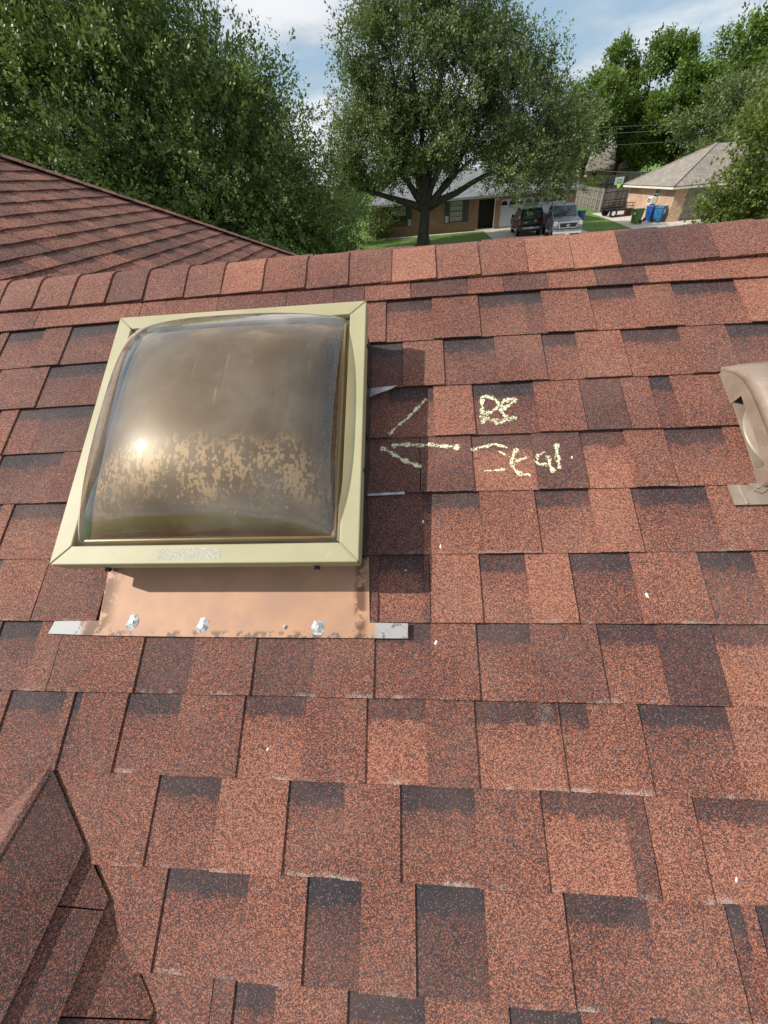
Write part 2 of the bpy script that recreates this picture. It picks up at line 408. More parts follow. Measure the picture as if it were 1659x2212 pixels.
for n in range(-5, 11):
    vb = V0 - EXP * n; SURF[n] = parse(n); bow = course_bow(n)
    for (u0, u1, ty, tone) in SURF[n]:
        if u1 - u0 < .004: continue
        vt = min(vb + EXP + .012, VR + .004); raised = ty == 'T'
        wb, wt = (W_T, .0030) if raised else (W_R, -.0004)
        b0, t0 = u0, u0
        if n >= 5:   # left end is cut along the valley
            lim_b = VAL_U + (VAL_V - vb) * C_ - .006; lim_t = VAL_U + (VAL_V - vt) * C_ - .006
            if u1 < lim_t + .01: continue
            b0, t0 = min(max(u0, lim_b), u1 - .003), max(u0, lim_t)
        j = lambda: random.uniform(-.0008, .0008)
        g = .0009 if raised else -.004
        me = tab_mesh('shingle', b0 + g + j(), u1 - g + j(), t0 + g, u1 - g, vb, vt, wb + random.uniform(0, .0007), wt, .0042, vfun=bow)
        o = bpy.data.objects.new('shingle', me); link(o); me.materials.append(M_SH); o.parent = slope_main
        worn = 0 if n < 0 else min(1, .25 + .2 * n)
        o.color = (tone + random.uniform(-.03, .03), 1.0 if ty == 'R' else 0.0, worn, 1)
vb = V0 - EXP * 5; lim = lambda v: min(VAL_U, VAL_U - (VAL_V - v) * C_)   # first course left of the small gable
for a, c2, tone in ((-1.35, -1.0, .5), (-1.0, None, .48)):
    me = tab_mesh('shingle', a, c2 or lim(vb), a, c2 or lim(VAL_V), vb, VAL_V + .004, W_T, .003, .0042); me.materials.append(M_SH)
    o = bpy.data.objects.new('shingle', me); link(o); o.parent = slope_main; o.color = (tone, 0, .4, 1)
def surf_w(u, v):
    n = math.ceil((V0 - v) / EXP - 1e-6)
    for (a, b_, ty, tone) in SURF.get(n, []):
        if a <= u <= b_:
            k = (v - (V0 - EXP * n)) / EXP
            return (W_T + (.0030 - W_T) * k) if ty == 'T' else (W_R + (-.0004 - W_R) * k)
    return .009

# ridge caps: bent shingles lapped along the ridge
def cap_mesh(L, half, lift0, lift1, r=.024):
    prof = []
    for s in (-1, -.6, -.34, -.2, -.1, 0, .1, .2, .34, .6, 1):
        d = s * half; a = abs(d); y = math.copysign(a * C_, d); z = -a * S_
        if a < r * 1.6: z = -((a * a) / (3.2 * r) + .8 * r) * S_ + (0 if a else 0)
        prof.append((y, z))
    nrm = []
    for i, (y, z) in enumerate(prof):
        y0, z0 = prof[max(i - 1, 0)]; y1, z1 = prof[min(i + 1, len(prof) - 1)]; d = Vector((-(z1 - z0), y1 - y0)); d.normalize(); nrm.append(d)
    vs = []; uvs = []; n = len(prof)
    for (x, lift) in ((0, lift0), (L, lift1), (L + .0004, lift1 - .0045), (0, lift0 - .0045)):
        for (y, z), d in zip(prof, nrm):
            q = random.uniform(-.0008, .0008)
            vs.append((x + q, y + d[0] * lift, z + d[1] * lift)); uvs.append((x / L, .4))
    fs = []
    for r_ in range(3): fs += [(r_ * n + i, (r_ + 1) * n + i, (r_ + 1) * n + i + 1, r_ * n + i + 1) for i in range(n - 1)]
    for e in (0, n - 1): fs.append((e, n + e, 2 * n + e, 3 * n + e))
    me = bpy.data.meshes.new('cap_shingle'); me.from_pydata(vs, [], fs); ul = me.uv_layers.new(name='UVMap')
    for l in me.loops: ul.data[l.index].uv = uvs[l.vertex_index]
    return me
ridge_board = MB(); ridge_board.box((0.9, 0, -.03), (10.2, .05, .02)); ridge_board = ridge_board.build('ridge', M_FELT, house)
ridge_board.location = Vector((0, RIDGE.y, RIDGE.z)) - Vector(house.location)
CAPS = [-1.66, -1.54, -1.415, -1.293, -1.173, -1.05, -.932, -.813, -.685, -.568, -.442, -.312, -.188, -.062, .064, .185, .312, .433, .558, .677, .80, .925, 1.05, 1.175, 1.3]
CTONE = [.5, .5, .55, .5, .52, .50, .30, .48, .52, .72, .50, .5, .52, .86, .66, .62, .84, .88, .26, .36, .55, .58, .52, .5, .5]
for i in range(len(CAPS) - 1):
    L = CAPS[i + 1] - CAPS[i] + .03
    me = cap_mesh(L, .137, .0085, .0135); me.materials.append(M_SH)
    o = bpy.data.objects.new('cap_shingle', me); link(o); o.parent = ridge_board; o.location = (CAPS[i] - .03, random.uniform(-.002, .002), .005); o.color = (CTONE[i] + .06, 0, 0, 1)
    o.rotation_euler = (random.uniform(-.008, .008), 0, random.uniform(-.010, .010))

# valley slope at lower left (faces right, runs towards the camera)
D3 = 3.0236
V3 = RP(VAL_U, VAL_V)
M_VAL = frame_slope(V3, (0, 1, 0), (-C_, 0, S_))      # local u along +Y, v up-slope (towards -X)
slope_val = deck('roof_slope', [(-2.2, -1.9), (-1.70, -1.9), (-.03, -.03), (-.03, 0), (-2.2, 0)], M_VAL, dz=-.016)
M_VAL2 = frame_slope(V3, (0, -1, 0), (C_, 0, S_))     # its other side, falling to the left
slope_val2 = deck('roof_slope', [(.03, 0), (.03, -.03), (1.70, -1.9), (2.2, -1.9), (2.2, 0)], M_VAL2, dz=-.016)
def gable_rows(parent, rows, sgn):
    for vb, vt, w, tone, segs in rows:
        cut_b, cut_t = vb * C_ - .001, vt * C_ - .001
        edges = segs + [None]
        for a, c2 in zip(edges[:-1], edges[1:]):
            e1, e1t = (cut_b, cut_t) if c2 is None else (c2, c2)
            if e1 <= a: continue
            p = [a + .001, e1 - .001, a + .001, e1t - .001]
            if sgn < 0: p = [-p[1], -p[0], -p[3], -p[2]]
            me = tab_mesh('shingle', *p, vb, vt, w, w - .005, .012 if w > .012 else .006, wave=.001)
            me.materials.append(M_SH); o = bpy.data.objects.new('shingle', me); link(o); o.parent = parent
            o.color = (tone + random.uniform(-.05, .05), 1.0 if (vb == -.33 and c2 == -.30) else 0, .3, 1)
gable_rows(slope_val, [(-.62, -.46, .0085, .5, [-1.3, -.9, -.62]), (-.475, -.325, .0085, .6, [-1.3, -.9, -.6]), (-.33, -.190, .0085, .62, [-1.3, -.95, -.62, -.30]),
                       (-.197, -.115, .0140, .44, [-1.3, -1.0, -.75, -.42, -.185]), (-.124, .004, .0165, .34, [-1.3, -.9, -.45])], 1)
gable_rows(slope_val2, [(-.43, -.28, .010, .5, [-1.3, -.9, -.6]), (-.287, -.137, .011, .55, [-1.3, -.95, -.5]), (-.144, .004, .014, .5, [-1.3, -.9, -.4])], -1)
b = MB(); b.tube([V3 + Vector((0, -.015, .002)), V3 + Vector((0, -1.3, .002))], .012, 8); o = b.build('ridge', M_SH, house); o.location = -Vector(house.location); o.color = (.45, 0, 0, 1)

# front wing at left beyond the ridge: slope facing right with a hip at its far end
DW = 2.573; XW0 = -3.563; PITCHX = EXP * C_
def wing_pt(X, Y): return Vector((X, Y, DW - TAN * X))
WORG = wing_pt(XW0, 0)
M_WING = frame_slope(WORG, (0, 1, 0), (-C_, 0, S_))
HX, HY = -3.583, 4.537
def hip_y(X): return HY + 1.03 * (X - HX)
def valley_y(X): return max(.6, 1.374 + (X + 2.69)) if X > -2.69 else .6
def to_uv(X, Y): return (Y, (XW0 - X) / C_)
XT, XB = -4.6, .35
wing = deck('wing_slope', [to_uv(XB, valley_y(XB)), to_uv(XB, hip_y(XB)), to_uv(XT, hip_y(XT)), to_uv(XT, .6), to_uv(-2.69, .6)], M_WING)
b = MB()   # hip end slope and far slope of the wing
pt_top = wing_pt(XT, hip_y(XT)); far_l = 2 * XT - XB
b.quad(pt_top, wing_pt(XB, hip_y(XB)), Vector((far_l, hip_y(XB), wing_pt(XB, 0).z)))
b.quad(pt_top, Vector((far_l, hip_y(XB), wing_pt(XB, 0).z)), Vector((far_l, .6, wing_pt(XB, 0).z)), Vector((XT, .6, pt_top.z)))
o = b.build('wing_slope', M_SHW, house); o.location = -Vector(house.location); o.color = (.5, 0, 0, 1)
rnd = random.Random(5)
for i in range(-5, 16):
    X = XW0 + PITCHX * i; y1 = hip_y(X - .06); y0 = max(valley_y(X), y1 - 3.9, 3.9 - .20 * i if i < 9 else .6)
    if i > 10: y0 = max(y0, y1 - 3.4)
    y = y0; raised = rnd.random() < .5
    vb = -(X - XW0) / C_
    while y < y1 - .03:
        w = min(rnd.choice((.12, .15, .18, .22, .26)), y1 - y)
        wb, wt = (.0145, .0035) if raised else (.0112, 0)
        me = tab_mesh('shingle', y + .001, y + w - .001, y + .001, y + w - .001, vb, vb + EXP + .01, wb + rnd.uniform(0, .0015), wt, .013, wave=.001, seg=4)
        me.materials.append(M_SHW); o = bpy.data.objects.new('shingle', me); link(o); o.parent = wing
        o.color = (rnd.choice((.40, .50, .56, .62, .70)), .18 if not raised else 0, 0, 1)
        y += w; raised = not raised
# hip caps
hd = Vector((1, 1.03, -TAN)).normalized(); hip_len = 5.4
hipb = MB(); hipb.box((0, 0, -.02), (.02, .02, .01)); 
top = wing_pt(HX - .55, hip_y(HX - .55)); hx = hd; hs = hx.cross(Vector((0, 0, 1))).normalized()
M_HIP = Matrix.Translation(top) @ Matrix((hx, -hs, hx.cross(-hs))).transposed().to_4x4()
hipb = MB(); hipb.box((hip_len / 2, 0, -.03), (hip_len, .03, .02)); hip = hipb.build('hip_ridge', M_FELT, house)
hip.matrix_basis = Matrix.Translation(-Vector(house.location)) @ M_HIP
hip_me = [cap_mesh(.17, .12, .006, .014) for _ in range(3)]
for me in hip_me: me.materials.append(M_SHW)
for i in range(36):
    o = bpy.data.objects.new('cap_shingle', hip_me[i % 3]); link(o); o.parent = hip; o.location = (i * .145, 0, .026); o.scale = (1, .95, .62)
    o.color = (rnd.choice((.42, .5, .55, .6)), 0, 0, 1)
# walls under the roof
for (cx, cy, sx, sy, h) in ((1.0, 1.37, 9.6, 5.4, 2.45), (-4.6, 4.4, 9.0, 7.6, 2.3), (-2.9, -1.0, 3.4, 2.4, 2.3)):
    b = MB(); b.box((cx, cy, h / 2), (sx, sy, h)); o = b.build('wall', M_BRICK_OWN, house); o.location = -Vector(house.location)

# chalk marks rubbed on the shingles
def chalk_fn(t, out):
    P = pos(t); uv = t.n('ShaderNodeSeparateXYZ'); t.set(uv, 0, t.n('ShaderNodeTexCoord').outputs['UV'])
    e = t.math('ABSOLUTE', t.math('SUBTRACT', uv.outputs[0], .5))
    vor = t.n('ShaderNodeTexVoronoi'); t.set(vor, 'Vector', P); vor.inputs['Scale'].default_value = 360
    sv = t.n('ShaderNodeSeparateColor'); t.set(sv, 0, vor.outputs['Color'])
    cov = t.math('ADD', t.math('MULTIPLY', sv.outputs[0], .55), t.math('MULTIPLY', t.noise(P, 95, 2), .75))
    a = t.step(t.math('SUBTRACT', cov, t.math('MULTIPLY', e, .66)), .34, .56)
    b = t.n('ShaderNodeBsdfPrincipled'); t.set(b, 'Base Color', (.72, .68, .44)); b.inputs['Roughness'].default_value = .95
    t.set(b, 'Alpha', a); t.set(out, 0, b)
M_CHALK = mat('pale_yellow_chalk', chalk_fn)
CHALK = [
 ('chalk_arrow', .008, [(-.067, .479), (-.052, .497), (-.030, .517), (-.003, .546), (.026, .579)]),
 ('chalk_arrow', .012, [(-.061, .449), (-.030, .452), (.002, .448), (.035, .447), (.070, .442), (.102, .438)]),
 ('chalk_arrow', .011, [(-.087, .445), (-.063, .431), (-.034, .410), (-.009, .397), (.010, .389)]),
 ('chalk_letter', .010, [(.161, .498), (.161, .533), (.163, .568), (.167, .579), (.184, .575), (.199, .562), (.201, .548), (.188, .536), (.171, .529), (.162, .525)]),
 ('chalk_letter', .013, [(.161, .523), (.178, .509), (.199, .502), (.221, .511), (.241, .513)]),
 ('chalk_letter', .011, [(.206, .540), (.221, .545), (.237, .560), (.245, .567), (.230, .566), (.213, .559), (.206, .544), (.210, .522), (.225, .513), (.239, .509)]),
 ('chalk_letter', .012, [(.156, .525), (.171, .512), (.189, .507), (.210, .508)]),
 ('chalk_letter', .008, [(.127, .430), (.145, .437), (.162, .440), (.184, .445), (.201, .439), (.213, .434)]),
 ('chalk_letter', .006, [(.191, .427), (.206, .415), (.215, .409)]),
 ('chalk_letter', .007, [(.154, .376), (.175, .376), (.202, .378)]),
 ('chalk_letter', .010, [(.235, .431), (.225, .416), (.219, .397), (.221, .378), (.235, .366), (.256, .362)]),
 ('chalk_letter', .009, [(.221, .399), (.239, .402), (.253, .408)]),
 ('chalk_letter', .009, [(.297, .385), (.278, .387), (.271, .397), (.279, .410), (.295, .417)]),
 ('chalk_letter', .010, [(.300, .409), (.300, .386), (.307, .365)]),
 ('chalk_letter', .010, [(.323, .439), (.320, .409), (.321, .374)])]
for nm, wd, pts in CHALK:
    pts = [Vector(p) for p in pts]; dense = []
    for i in range(len(pts) - 1):
        p0, p1, p2, p3 = pts[max(i - 1, 0)], pts[i], pts[i + 1], pts[min(i + 2, len(pts) - 1)]
        m = max(3, int((p2 - p1).length / .004))
        for k in range(m):
            q = k / m
            dense.append(.5 * ((2 * p1) + (p2 - p0) * q + (2 * p0 - 5 * p1 + 4 * p2 - p3) * q * q + (3 * p1 - p0 - 3 * p2 + p3) * q ** 3))
    dense.append(pts[-1]); vs = []; uvs = []; fs = []
    for i, p in enumerate(dense):
        d = (dense[min(i + 1, len(dense) - 1)] - dense[max(i - 1, 0)]).normalized(); nn = Vector((-d.y, d.x)); w = wd * 1.18 * (.85 + .3 * math.sin(i * .9))
        for s in (-.5, .5):
            q = p + nn * w * s; vs.append((q.x, q.y, surf_w(q.x, q.y) + .0016)); uvs.append((s + .5, i / 10))
    for i in range(len(dense) - 1): fs.append((2 * i, 2 * i + 1, 2 * i + 3, 2 * i + 2))
    me = bpy.data.meshes.new(nm); me.from_pydata(vs, [], fs); ul = me.uv_layers.new(name='UVMap')
    for l in me.loops: ul.data[l.index].uv = uvs[l.vertex_index]
    me.materials.append(M_CHALK); o = bpy.data.objects.new(nm, me); link(o); o.parent = slope_main

# ------------------------------------------------------------------ skylight
FR_Z = .136
def sky_mats():
    def frame_fn(t, out):
        P = objc(t); n = t.noise(P, 60, 4, .6); v = t.n('ShaderNodeTexVoronoi'); t.set(v, 'Vector', P); v.inputs['Scale'].default_value = 190
        c = t.mix(t.step(t.noise(P, 6, 4), .3, .75), (.335, .300, .170), (.395, .358, .215))
        c = t.mix(t.math('MULTIPLY', t.step(v.outputs['Distance'], .16, .10), t.step(n, .50, .62)), c, (.20, .19, .12))
        c = t.mix(t.math('MULTIPLY', t.step(t.noise(P, 21, 2), .66, .74), .4), c, (.40, .38, .25))
        b = bsdf(t, out, c, .55); bump(t, b, n, .06, .002)
    def copper_fn(t, out):
        P = objc(t); sp = t.n('ShaderNodeSeparateXYZ'); t.set(sp, 0, P)
        n = t.noise(P, 9, 5, .6); n2 = t.noise(P, 42, 5, .65)
        c = t.mix(t.step(n, .35, .7), (.36, .205, .135), (.46, .255, .145))
        rust = t.math('ADD', t.step(t.math('ABSOLUTE', t.math('SUBTRACT', sp.outputs[0], -.715)), .055, .01), t.step(t.math('ABSOLUTE', t.math('SUBTRACT', sp.outputs[0], -.125)), .02, .004))
        rust = t.math('MULTIPLY', rust, t.step(t.math('ADD', n2, t.math('MULTIPLY', n, .4)), .60, .74))
        c = t.mix(rust, c, (.14, .06, .03))
        low = t.math('MULTIPLY', t.step(sp.outputs[1], .024, .012), t.step(n2, .50, .58))
        c = t.mix(t.math('MULTIPLY', low, .8), c, (.09, .06, .05))
        ends = t.math('ADD', t.step(sp.outputs[0], -.735, -.75), t.step(sp.outputs[0], -.10, -.085))
        c = t.mix(t.math('MULTIPLY', ends, t.step(t.math('ADD', n2, t.math('MULTIPLY', n, .3)), .52, .66)), t.mix(t.math('MULTIPLY', ends, t.step(n2, .48, .40)), c, (.10, .09, .085)), (.33, .33, .33))
        bsdf(t, out, c, .6, Metallic=.12)
    def inner_fn(t, out):
        P = objc(t); sp = t.n('ShaderNodeSeparateXYZ'); t.set(sp, 0, P)
        x, y = sp.outputs[0], sp.outputs[1]            # object origin at the centre of the dome, y up-slope
        warp = t.noise(P, 7, 3); v = t.math('ADD', y, t.math('MULTIPLY', t.math('SUBTRACT', warp, .5), .16))
        strk = t.noise(t.vmul(P, (1, .36, 1)), 62, 4, .65); spk = t.noise(t.vmul(P, (1, .7, 1)), 150, 3, .65); cl = t.noise(P, 15, 4, .6)
        base = t.mix(t.step(t.noise(P, 4.2, 4), .3, .72), (.105, .074, .036), (.165, .120, .066))
        base = t.mix(t.math('MULTIPLY', t.step(t.noise(t.vmul(P, (1, .35, 1)), 14, 5, .7), .52, .72), .5), base, (.24, .19, .14))
        # flaked coating in a ragged belt on the lower half, thinning into specks below
        belt = t.math('MULTIPLY', t.step(v, -.205, -.155), t.step(v, -.075, -.135))
        fl = t.math('MULTIPLY', belt, t.step(t.math('ADD', t.math('ADD', t.math('MULTIPLY', strk, .45), t.math('MULTIPLY', spk, .5)), t.math('MULTIPLY', cl, .22)), .585, .61))
        below = t.math('MULTIPLY', t.step(v, -.26, -.19), t.step(v, -.13, -.17))
        fl2 = t.math('MULTIPLY', below, t.step(spk, .635, .66))
        upper = t.math('MULTIPLY', t.step(v, -.15, -.11), t.step(v, .04, -.04))
        fl3 = t.math('MULTIPLY', upper, t.step(t.noise(t.vmul(P, (1, .12, 1)), 60, 3), .73, .75))
        topb = t.math('MULTIPLY', t.step(v, .17, .22), t.step(cl, .46, .52))
        m = t.math('MAXIMUM', t.math('MAXIMUM', fl, fl2), t.math('MAXIMUM', fl3, t.math('MULTIPLY', topb, .55)))
        c = t.mix(m, base, (.42, .315, .19))
        lines = t.math('MULTIPLY', t.step(t.noise(t.vmul(P, (1, .05, 1)), 120, 2, .5), .66, .74), t.step(v, -.05, .06))
        c = t.mix(t.math('MULTIPLY', lines, .22), c, (.42, .36, .29))
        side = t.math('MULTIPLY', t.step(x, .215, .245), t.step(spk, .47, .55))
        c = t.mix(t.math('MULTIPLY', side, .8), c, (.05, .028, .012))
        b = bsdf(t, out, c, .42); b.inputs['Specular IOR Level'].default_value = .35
    def dome_fn(t, out):
        P = objc(t)
        tr = t.n('ShaderNodeBsdfTransparent'); t.set(tr, 'Color', (.84, .76, .63))
        scr = t.noise(t.vmul(P, (1, .08, 1)), 70, 4, .7)
        gl = t.n('ShaderNodeBsdfGlossy'); t.set(gl, 'Color', (1, 1, 1)); t.set(gl, 'Roughness', t.math('ADD', .035, t.math('MULTIPLY', t.step(scr, .5, .75), .09)))
        lw = t.n('ShaderNodeLayerWeight'); lw.inputs[0].default_value = .5
        fr = t.math('ADD', t.math('MULTIPLY', t.math('POWER', lw.outputs['Facing'], 3.4), .9), .065)
        df = t.n('ShaderNodeBsdfDiffuse'); t.set(df, 'Color', (.50, .47, .44))
        m0 = t.n('ShaderNodeMixShader'); t.set(m0, 0, t.math('MULTIPLY', t.step(t.noise(P, 5, 5, .65), .35, .75), .16)); t.set(m0, 1, tr); t.set(m0, 2, df)
        sp = t.n('ShaderNodeSeparateXYZ'); t.set(sp, 0, P)      # patchy pale grey band round the upper left shoulder of the dome
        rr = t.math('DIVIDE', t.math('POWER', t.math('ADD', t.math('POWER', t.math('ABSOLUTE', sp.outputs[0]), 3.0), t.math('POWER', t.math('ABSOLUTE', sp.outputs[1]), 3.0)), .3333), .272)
        pale_band = t.math('MULTIPLY', t.math('MULTIPLY', t.step(rr, .66, .84), t.step(rr, 1.06, .92)), t.step(t.math('SUBTRACT', sp.outputs[1], t.math('MULTIPLY', sp.outputs[0], .8)), -.02, .16))
        pale_band = t.math('MULTIPLY', pale_band, t.step(t.noise(P, 16, 5, .7), .30, .62))
        mf = t.n('ShaderNodeMixShader'); t.set(mf, 0, t.math('MULTIPLY', pale_band, .5)); t.set(mf, 1, m0); dff = t.n('ShaderNodeBsdfDiffuse'); t.set(dff, 'Color', (.52, .51, .50)); t.set(mf, 2, dff); m0 = mf
        m1 = t.n('ShaderNodeMixShader'); t.set(m1, 0, fr); t.set(m1, 1, m0); t.set(m1, 2, gl)
        hz_ = t.n('ShaderNodeBsdfGlossy'); t.set(hz_, 'Color', (1, .95, .86)); t.set(hz_, 'Roughness', .36)      # hazy weathered skin spreads the sun
        m2 = t.n('ShaderNodeMixShader'); m2.inputs[0].default_value = .016; t.set(m2, 1, m1); t.set(m2, 2, hz_); t.set(out, 0, m2)
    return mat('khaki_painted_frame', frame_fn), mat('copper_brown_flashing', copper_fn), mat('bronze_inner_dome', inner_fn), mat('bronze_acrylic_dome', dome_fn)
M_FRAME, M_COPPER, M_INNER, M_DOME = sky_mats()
M_CURB = plain('dark_brown_curb_metal', (.045, .034, .030), .5, .2)
M_SEAL = plain('grey_sealant', (.42, .42, .42), .5, .1, .55, 110)

sky = empty('skylight', RP(-.4285, .4575), label='square domed skylight with bronze dome in a khaki frame on the red roof', cat='skylight')
SKY_M = Matrix.Translation(-Vector(sky.location)) @ M_MAIN
def sk(b, name, m, parent=sky, **kw):
    o = b.build(name, m, parent, **kw)
    if parent is sky: o.matrix_basis = SKY_M
    return o
U0, U1, Q0, Q1 = -.7375, -.112, .1395, .768           # frame outside
fw = .038; hgt = .042
# mitred frame rails, each its own part
corners_o = [(U0, Q0), (U1, Q0), (U1, Q1), (U0, Q1)]
corners_i = [(U0 + fw, Q0 + fw), (U1 - fw, Q0 + fw), (U1 - fw, Q1 - fw), (U0 + fw, Q1 - fw)]
for k in range(4):
    a, c2 = corners_o[k], corners_o[(k + 1) % 4]; ai, ci = corners_i[k], corners_i[(k + 1) % 4]
    d = Vector((c2[0] - a[0], c2[1] - a[1])).normalized() * .0006
    a = (a[0] + d.x, a[1] + d.y); ai = (ai[0] + d.x, ai[1] + d.y); c2 = (c2[0] - d.x, c2[1] - d.y); ci = (ci[0] - d.x, ci[1] - d.y)
    vs = [(*a, FR_Z), (*c2, FR_Z), (*ci, FR_Z), (*ai, FR_Z), (*a, FR_Z - hgt), (*c2, FR_Z - hgt), (*ci, FR_Z - .03), (*ai, FR_Z - .03)]
    b = MB(); b.add(vs, [(0, 1, 2, 3), (4, 5, 1, 0), (5, 6, 2, 1), (6, 7, 3, 2), (7, 4, 0, 3), (7, 6, 5, 4)])
    sk(b, 'frame_rail', M_FRAME, bevel=.0022)
for (cx, cy, dx, dy) in ((U0, Q0, 1, 1), (U1, Q0, -1, 1), (U1, Q1, -1, -1), (U0, Q1, 1, -1)):   # weld beads in the mitres
    b = MB(); pts = [(cx + dx * t_ * fw + random.uniform(-.0006, .0006), cy + dy * t_ * fw, FR_Z + .0004) for t_ in np.linspace(.06, .95, 9)]
    b.tube(pts, .0013, 5); sk(b, 'weld_bead', M_FRAME)
b = MB()  # curb
cu0, cu1, cq0, cq1 = U0 + .012, U1 - .010, Q0 + .016, Q1 - .012
for (x0, x1, y0, y1) in ((cu0, cu1, cq0, cq0 + .04), (cu0, cu1, cq1 - .04, cq1), (cu0, cu0 + .04, cq0 + .04, cq1 - .04), (cu1 - .04, cu1, cq0 + .04, cq1 - .04)):
    b.box(((x0 + x1) / 2, (y0 + y1) / 2, .036), (x1 - x0, y1 - y0, .103))
sk(b, 'curb', M_CURB)
# crumpled step flashing along the right side of the curb
for q in np.arange(Q0 + .03, Q1 - .05, .143):
    b = MB(); n = 9; vs = []
    for i in range(n):
        k = i / (n - 1); vs += [(cu1 + .0025 + random.uniform(0, .003), q + k * .135, .084), (cu1 + .003 + random.uniform(0, .004), q + k * .135, .05 + random.uniform(-.004, .004)), (cu1 + .006 + random.uniform(0, .006), q + k * .135, .008)]
    b.add(vs, [(3 * i + r_, 3 * i + r_ + 1, 3 * i + 4 + r_, 3 * i + 3 + r_) for i in range(n - 1) for r_ in range(2)]); sk(b, 'step_flashing', M_CURB, smooth=True)
b = MB(); b.add([(-.124, .611, .013), (-.045, .617, .0125), (-.060, .600, .022), (-.085, .588, .026), (-.112, .580, .022), (-.124, .578, .018), (-.124, .594, .022), (-.085, .603, .024)], [(0, 7, 1), (0, 6, 7), (6, 5, 4), (6, 4, 7), (7, 4, 3), (7, 3, 2), (7, 2, 1)])
sk(b, 'flashing_tongue', M_STEEL, smooth=True)
b = MB(); b.box((-.078, .3225, .0100), (.095, .006, .0015), rz=.03); sk(b, 'flashing_tongue', M_STEEL)
# apron flashing below
b = MB(); ap = [(-.822, .0105), (-.7, .0075), (-.45, .006), (-.2, .0065), (-.026, .0065), (-.026, .036), (-.105, .037), (-.110, .175), (-.716, .175), (-.708, .0385), (-.814, .0370)]
b.add([(u, v, .0118) for u, v in ap] + [(u, v, .0104) for u, v in ap], [tuple(range(11)), tuple(range(21, 10, -1))] + [(i, i + 11, (i + 1) % 11 + 11, (i + 1) % 11) for i in range(11)])
apron = sk(b, 'apron_flashing', M_COPPER)
def blob(u, v, r, parent, m=M_SEAL, w=.0118, nm='sealant_blob', hz=.0036):
    vs = [(u, v, w + hz)]; n = 12
    for ring, (rr, zz) in enumerate(((.45, .85), (.8, .45), (1, 0))):
        for i in range(n):
            q = r * rr * (1 + random.uniform(-.14, .14)); vs.append((u + q * math.cos(i * math.tau / n), v + 1.1 * q * math.sin(i * math.tau / n), w + hz * zz))
    fs = [(0, 1 + i, 1 + (i + 1) % n) for i in range(n)]
    for g in range(2): fs += [(1 + g * n + i, 1 + (g + 1) * n + i, 1 + (g + 1) * n + (i + 1) % n, 1 + g * n + (i + 1) % n) for i in range(n)]
    b = MB(); b.add(vs, fs); o = b.build(nm, m, parent, smooth=True); return o
for (u, v, r) in ((-.628, .036, .0155), (-.466, .0295, .0145), (-.214, .028, .0145), (-.284, .0275, .0050)):
    o = blob(u, v, r, apron)
    if r > .01:
        b = MB(); b.cyl((u, v, .0152), (0, 0, 1), .0042, .003, 8); b.build('screw_head', M_STEEL, apron)
# worn sticker ghost on the bottom rail, bolts under it
def ghost_fn(t, out):
    P = objc(t); n = t.noise(P, 420, 3, .7); b = t.n('ShaderNodeBsdfPrincipled'); t.set(b, 'Base Color', (.50, .50, .42)); b.inputs['Roughness'].default_value = .8
    t.set(b, 'Alpha', t.step(n, .44, .54)); t.set(out, 0, b)
M_GHOST = mat('sticker_residue', ghost_fn)
b = MB(); b.quad((-.512, .148, FR_Z + .0004), (-.382, .148, FR_Z + .0004), (-.382, .170, FR_Z + .0004), (-.512, .170, FR_Z + .0004)); sk(b, 'sticker_residue', M_GHOST)
for u in (-.64, -.20):
    b = MB(); b.cyl((u, Q0 - .002, FR_Z - hgt + .004), (0, 1, 0), .006, .010, 10); sk(b, 'frame_bolt', M_BLACK)
for v in (.66, .34):
    b = MB(); b.cyl((U1 + .002, v, FR_Z - hgt + .012), (1, 0, 0), .005, .008, 10); sk(b, 'frame_bolt', M_BLACK)
# domes
def dome_obj(name, hx, hy, H, z0, m, ex=2.6, pw=.62, n=56):
    b = MB(); vs = []
    g = np.linspace(-1, 1, n)
    for yy in g:
        for xx in g:
            f = max(0, 1 - abs(xx) ** ex) ** pw * max(0, 1 - abs(yy) ** ex) ** pw
            vs.append((xx * hx, yy * hy, z0 + H * f))
    b.add(vs, [(j * n + i, j * n + i + 1, (j + 1) * n + i + 1, (j + 1) * n + i) for j in range(n - 1) for i in range(n - 1)])
    o = b.build(name, m, sky, smooth=True); o.matrix_basis = SKY_M @ Matrix.Translation(((U0 + U1) / 2, (Q0 + Q1) / 2, 0)); return o
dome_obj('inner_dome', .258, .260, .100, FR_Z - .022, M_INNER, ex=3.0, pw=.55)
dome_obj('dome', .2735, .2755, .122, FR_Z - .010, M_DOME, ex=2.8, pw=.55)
b = MB(); iu, iq = .2775, .279; bx = [(-iu, -iq), (iu, -iq), (iu, iq), (-iu, iq)]; ib = [(x * .9, y * .9) for x, y in bx]
b.add([(x, y, FR_Z - .012) for x, y in bx] + [(x, y, FR_Z - .022) for x, y in ib], [(i, (i + 1) % 4, (i + 1) % 4 + 4, i + 4) for i in range(4)])
M_GASK = plain('amber_gasket', (.045, .032, .024), .35)
o = b.build('gasket', M_GASK, sky); o.matrix_basis = SKY_M @ Matrix.Translation(((U0 + U1) / 2, (Q0 + Q1) / 2, 0))
b = MB(); r_ = .262
for (p, q) in (((-r_, -r_), (r_, -r_)), ((r_, -r_), (r_, r_))):
    b.tube([(*p, FR_Z - .016), (*q, FR_Z - .014)], .0030, 6)
o = b.build('inner_rim', plain('gold_brown_rim', (.34, .19, .06), .3), sky); o.matrix_basis = SKY_M @ Matrix.Translation(((U0 + U1) / 2, (Q0 + Q1) / 2, 0))
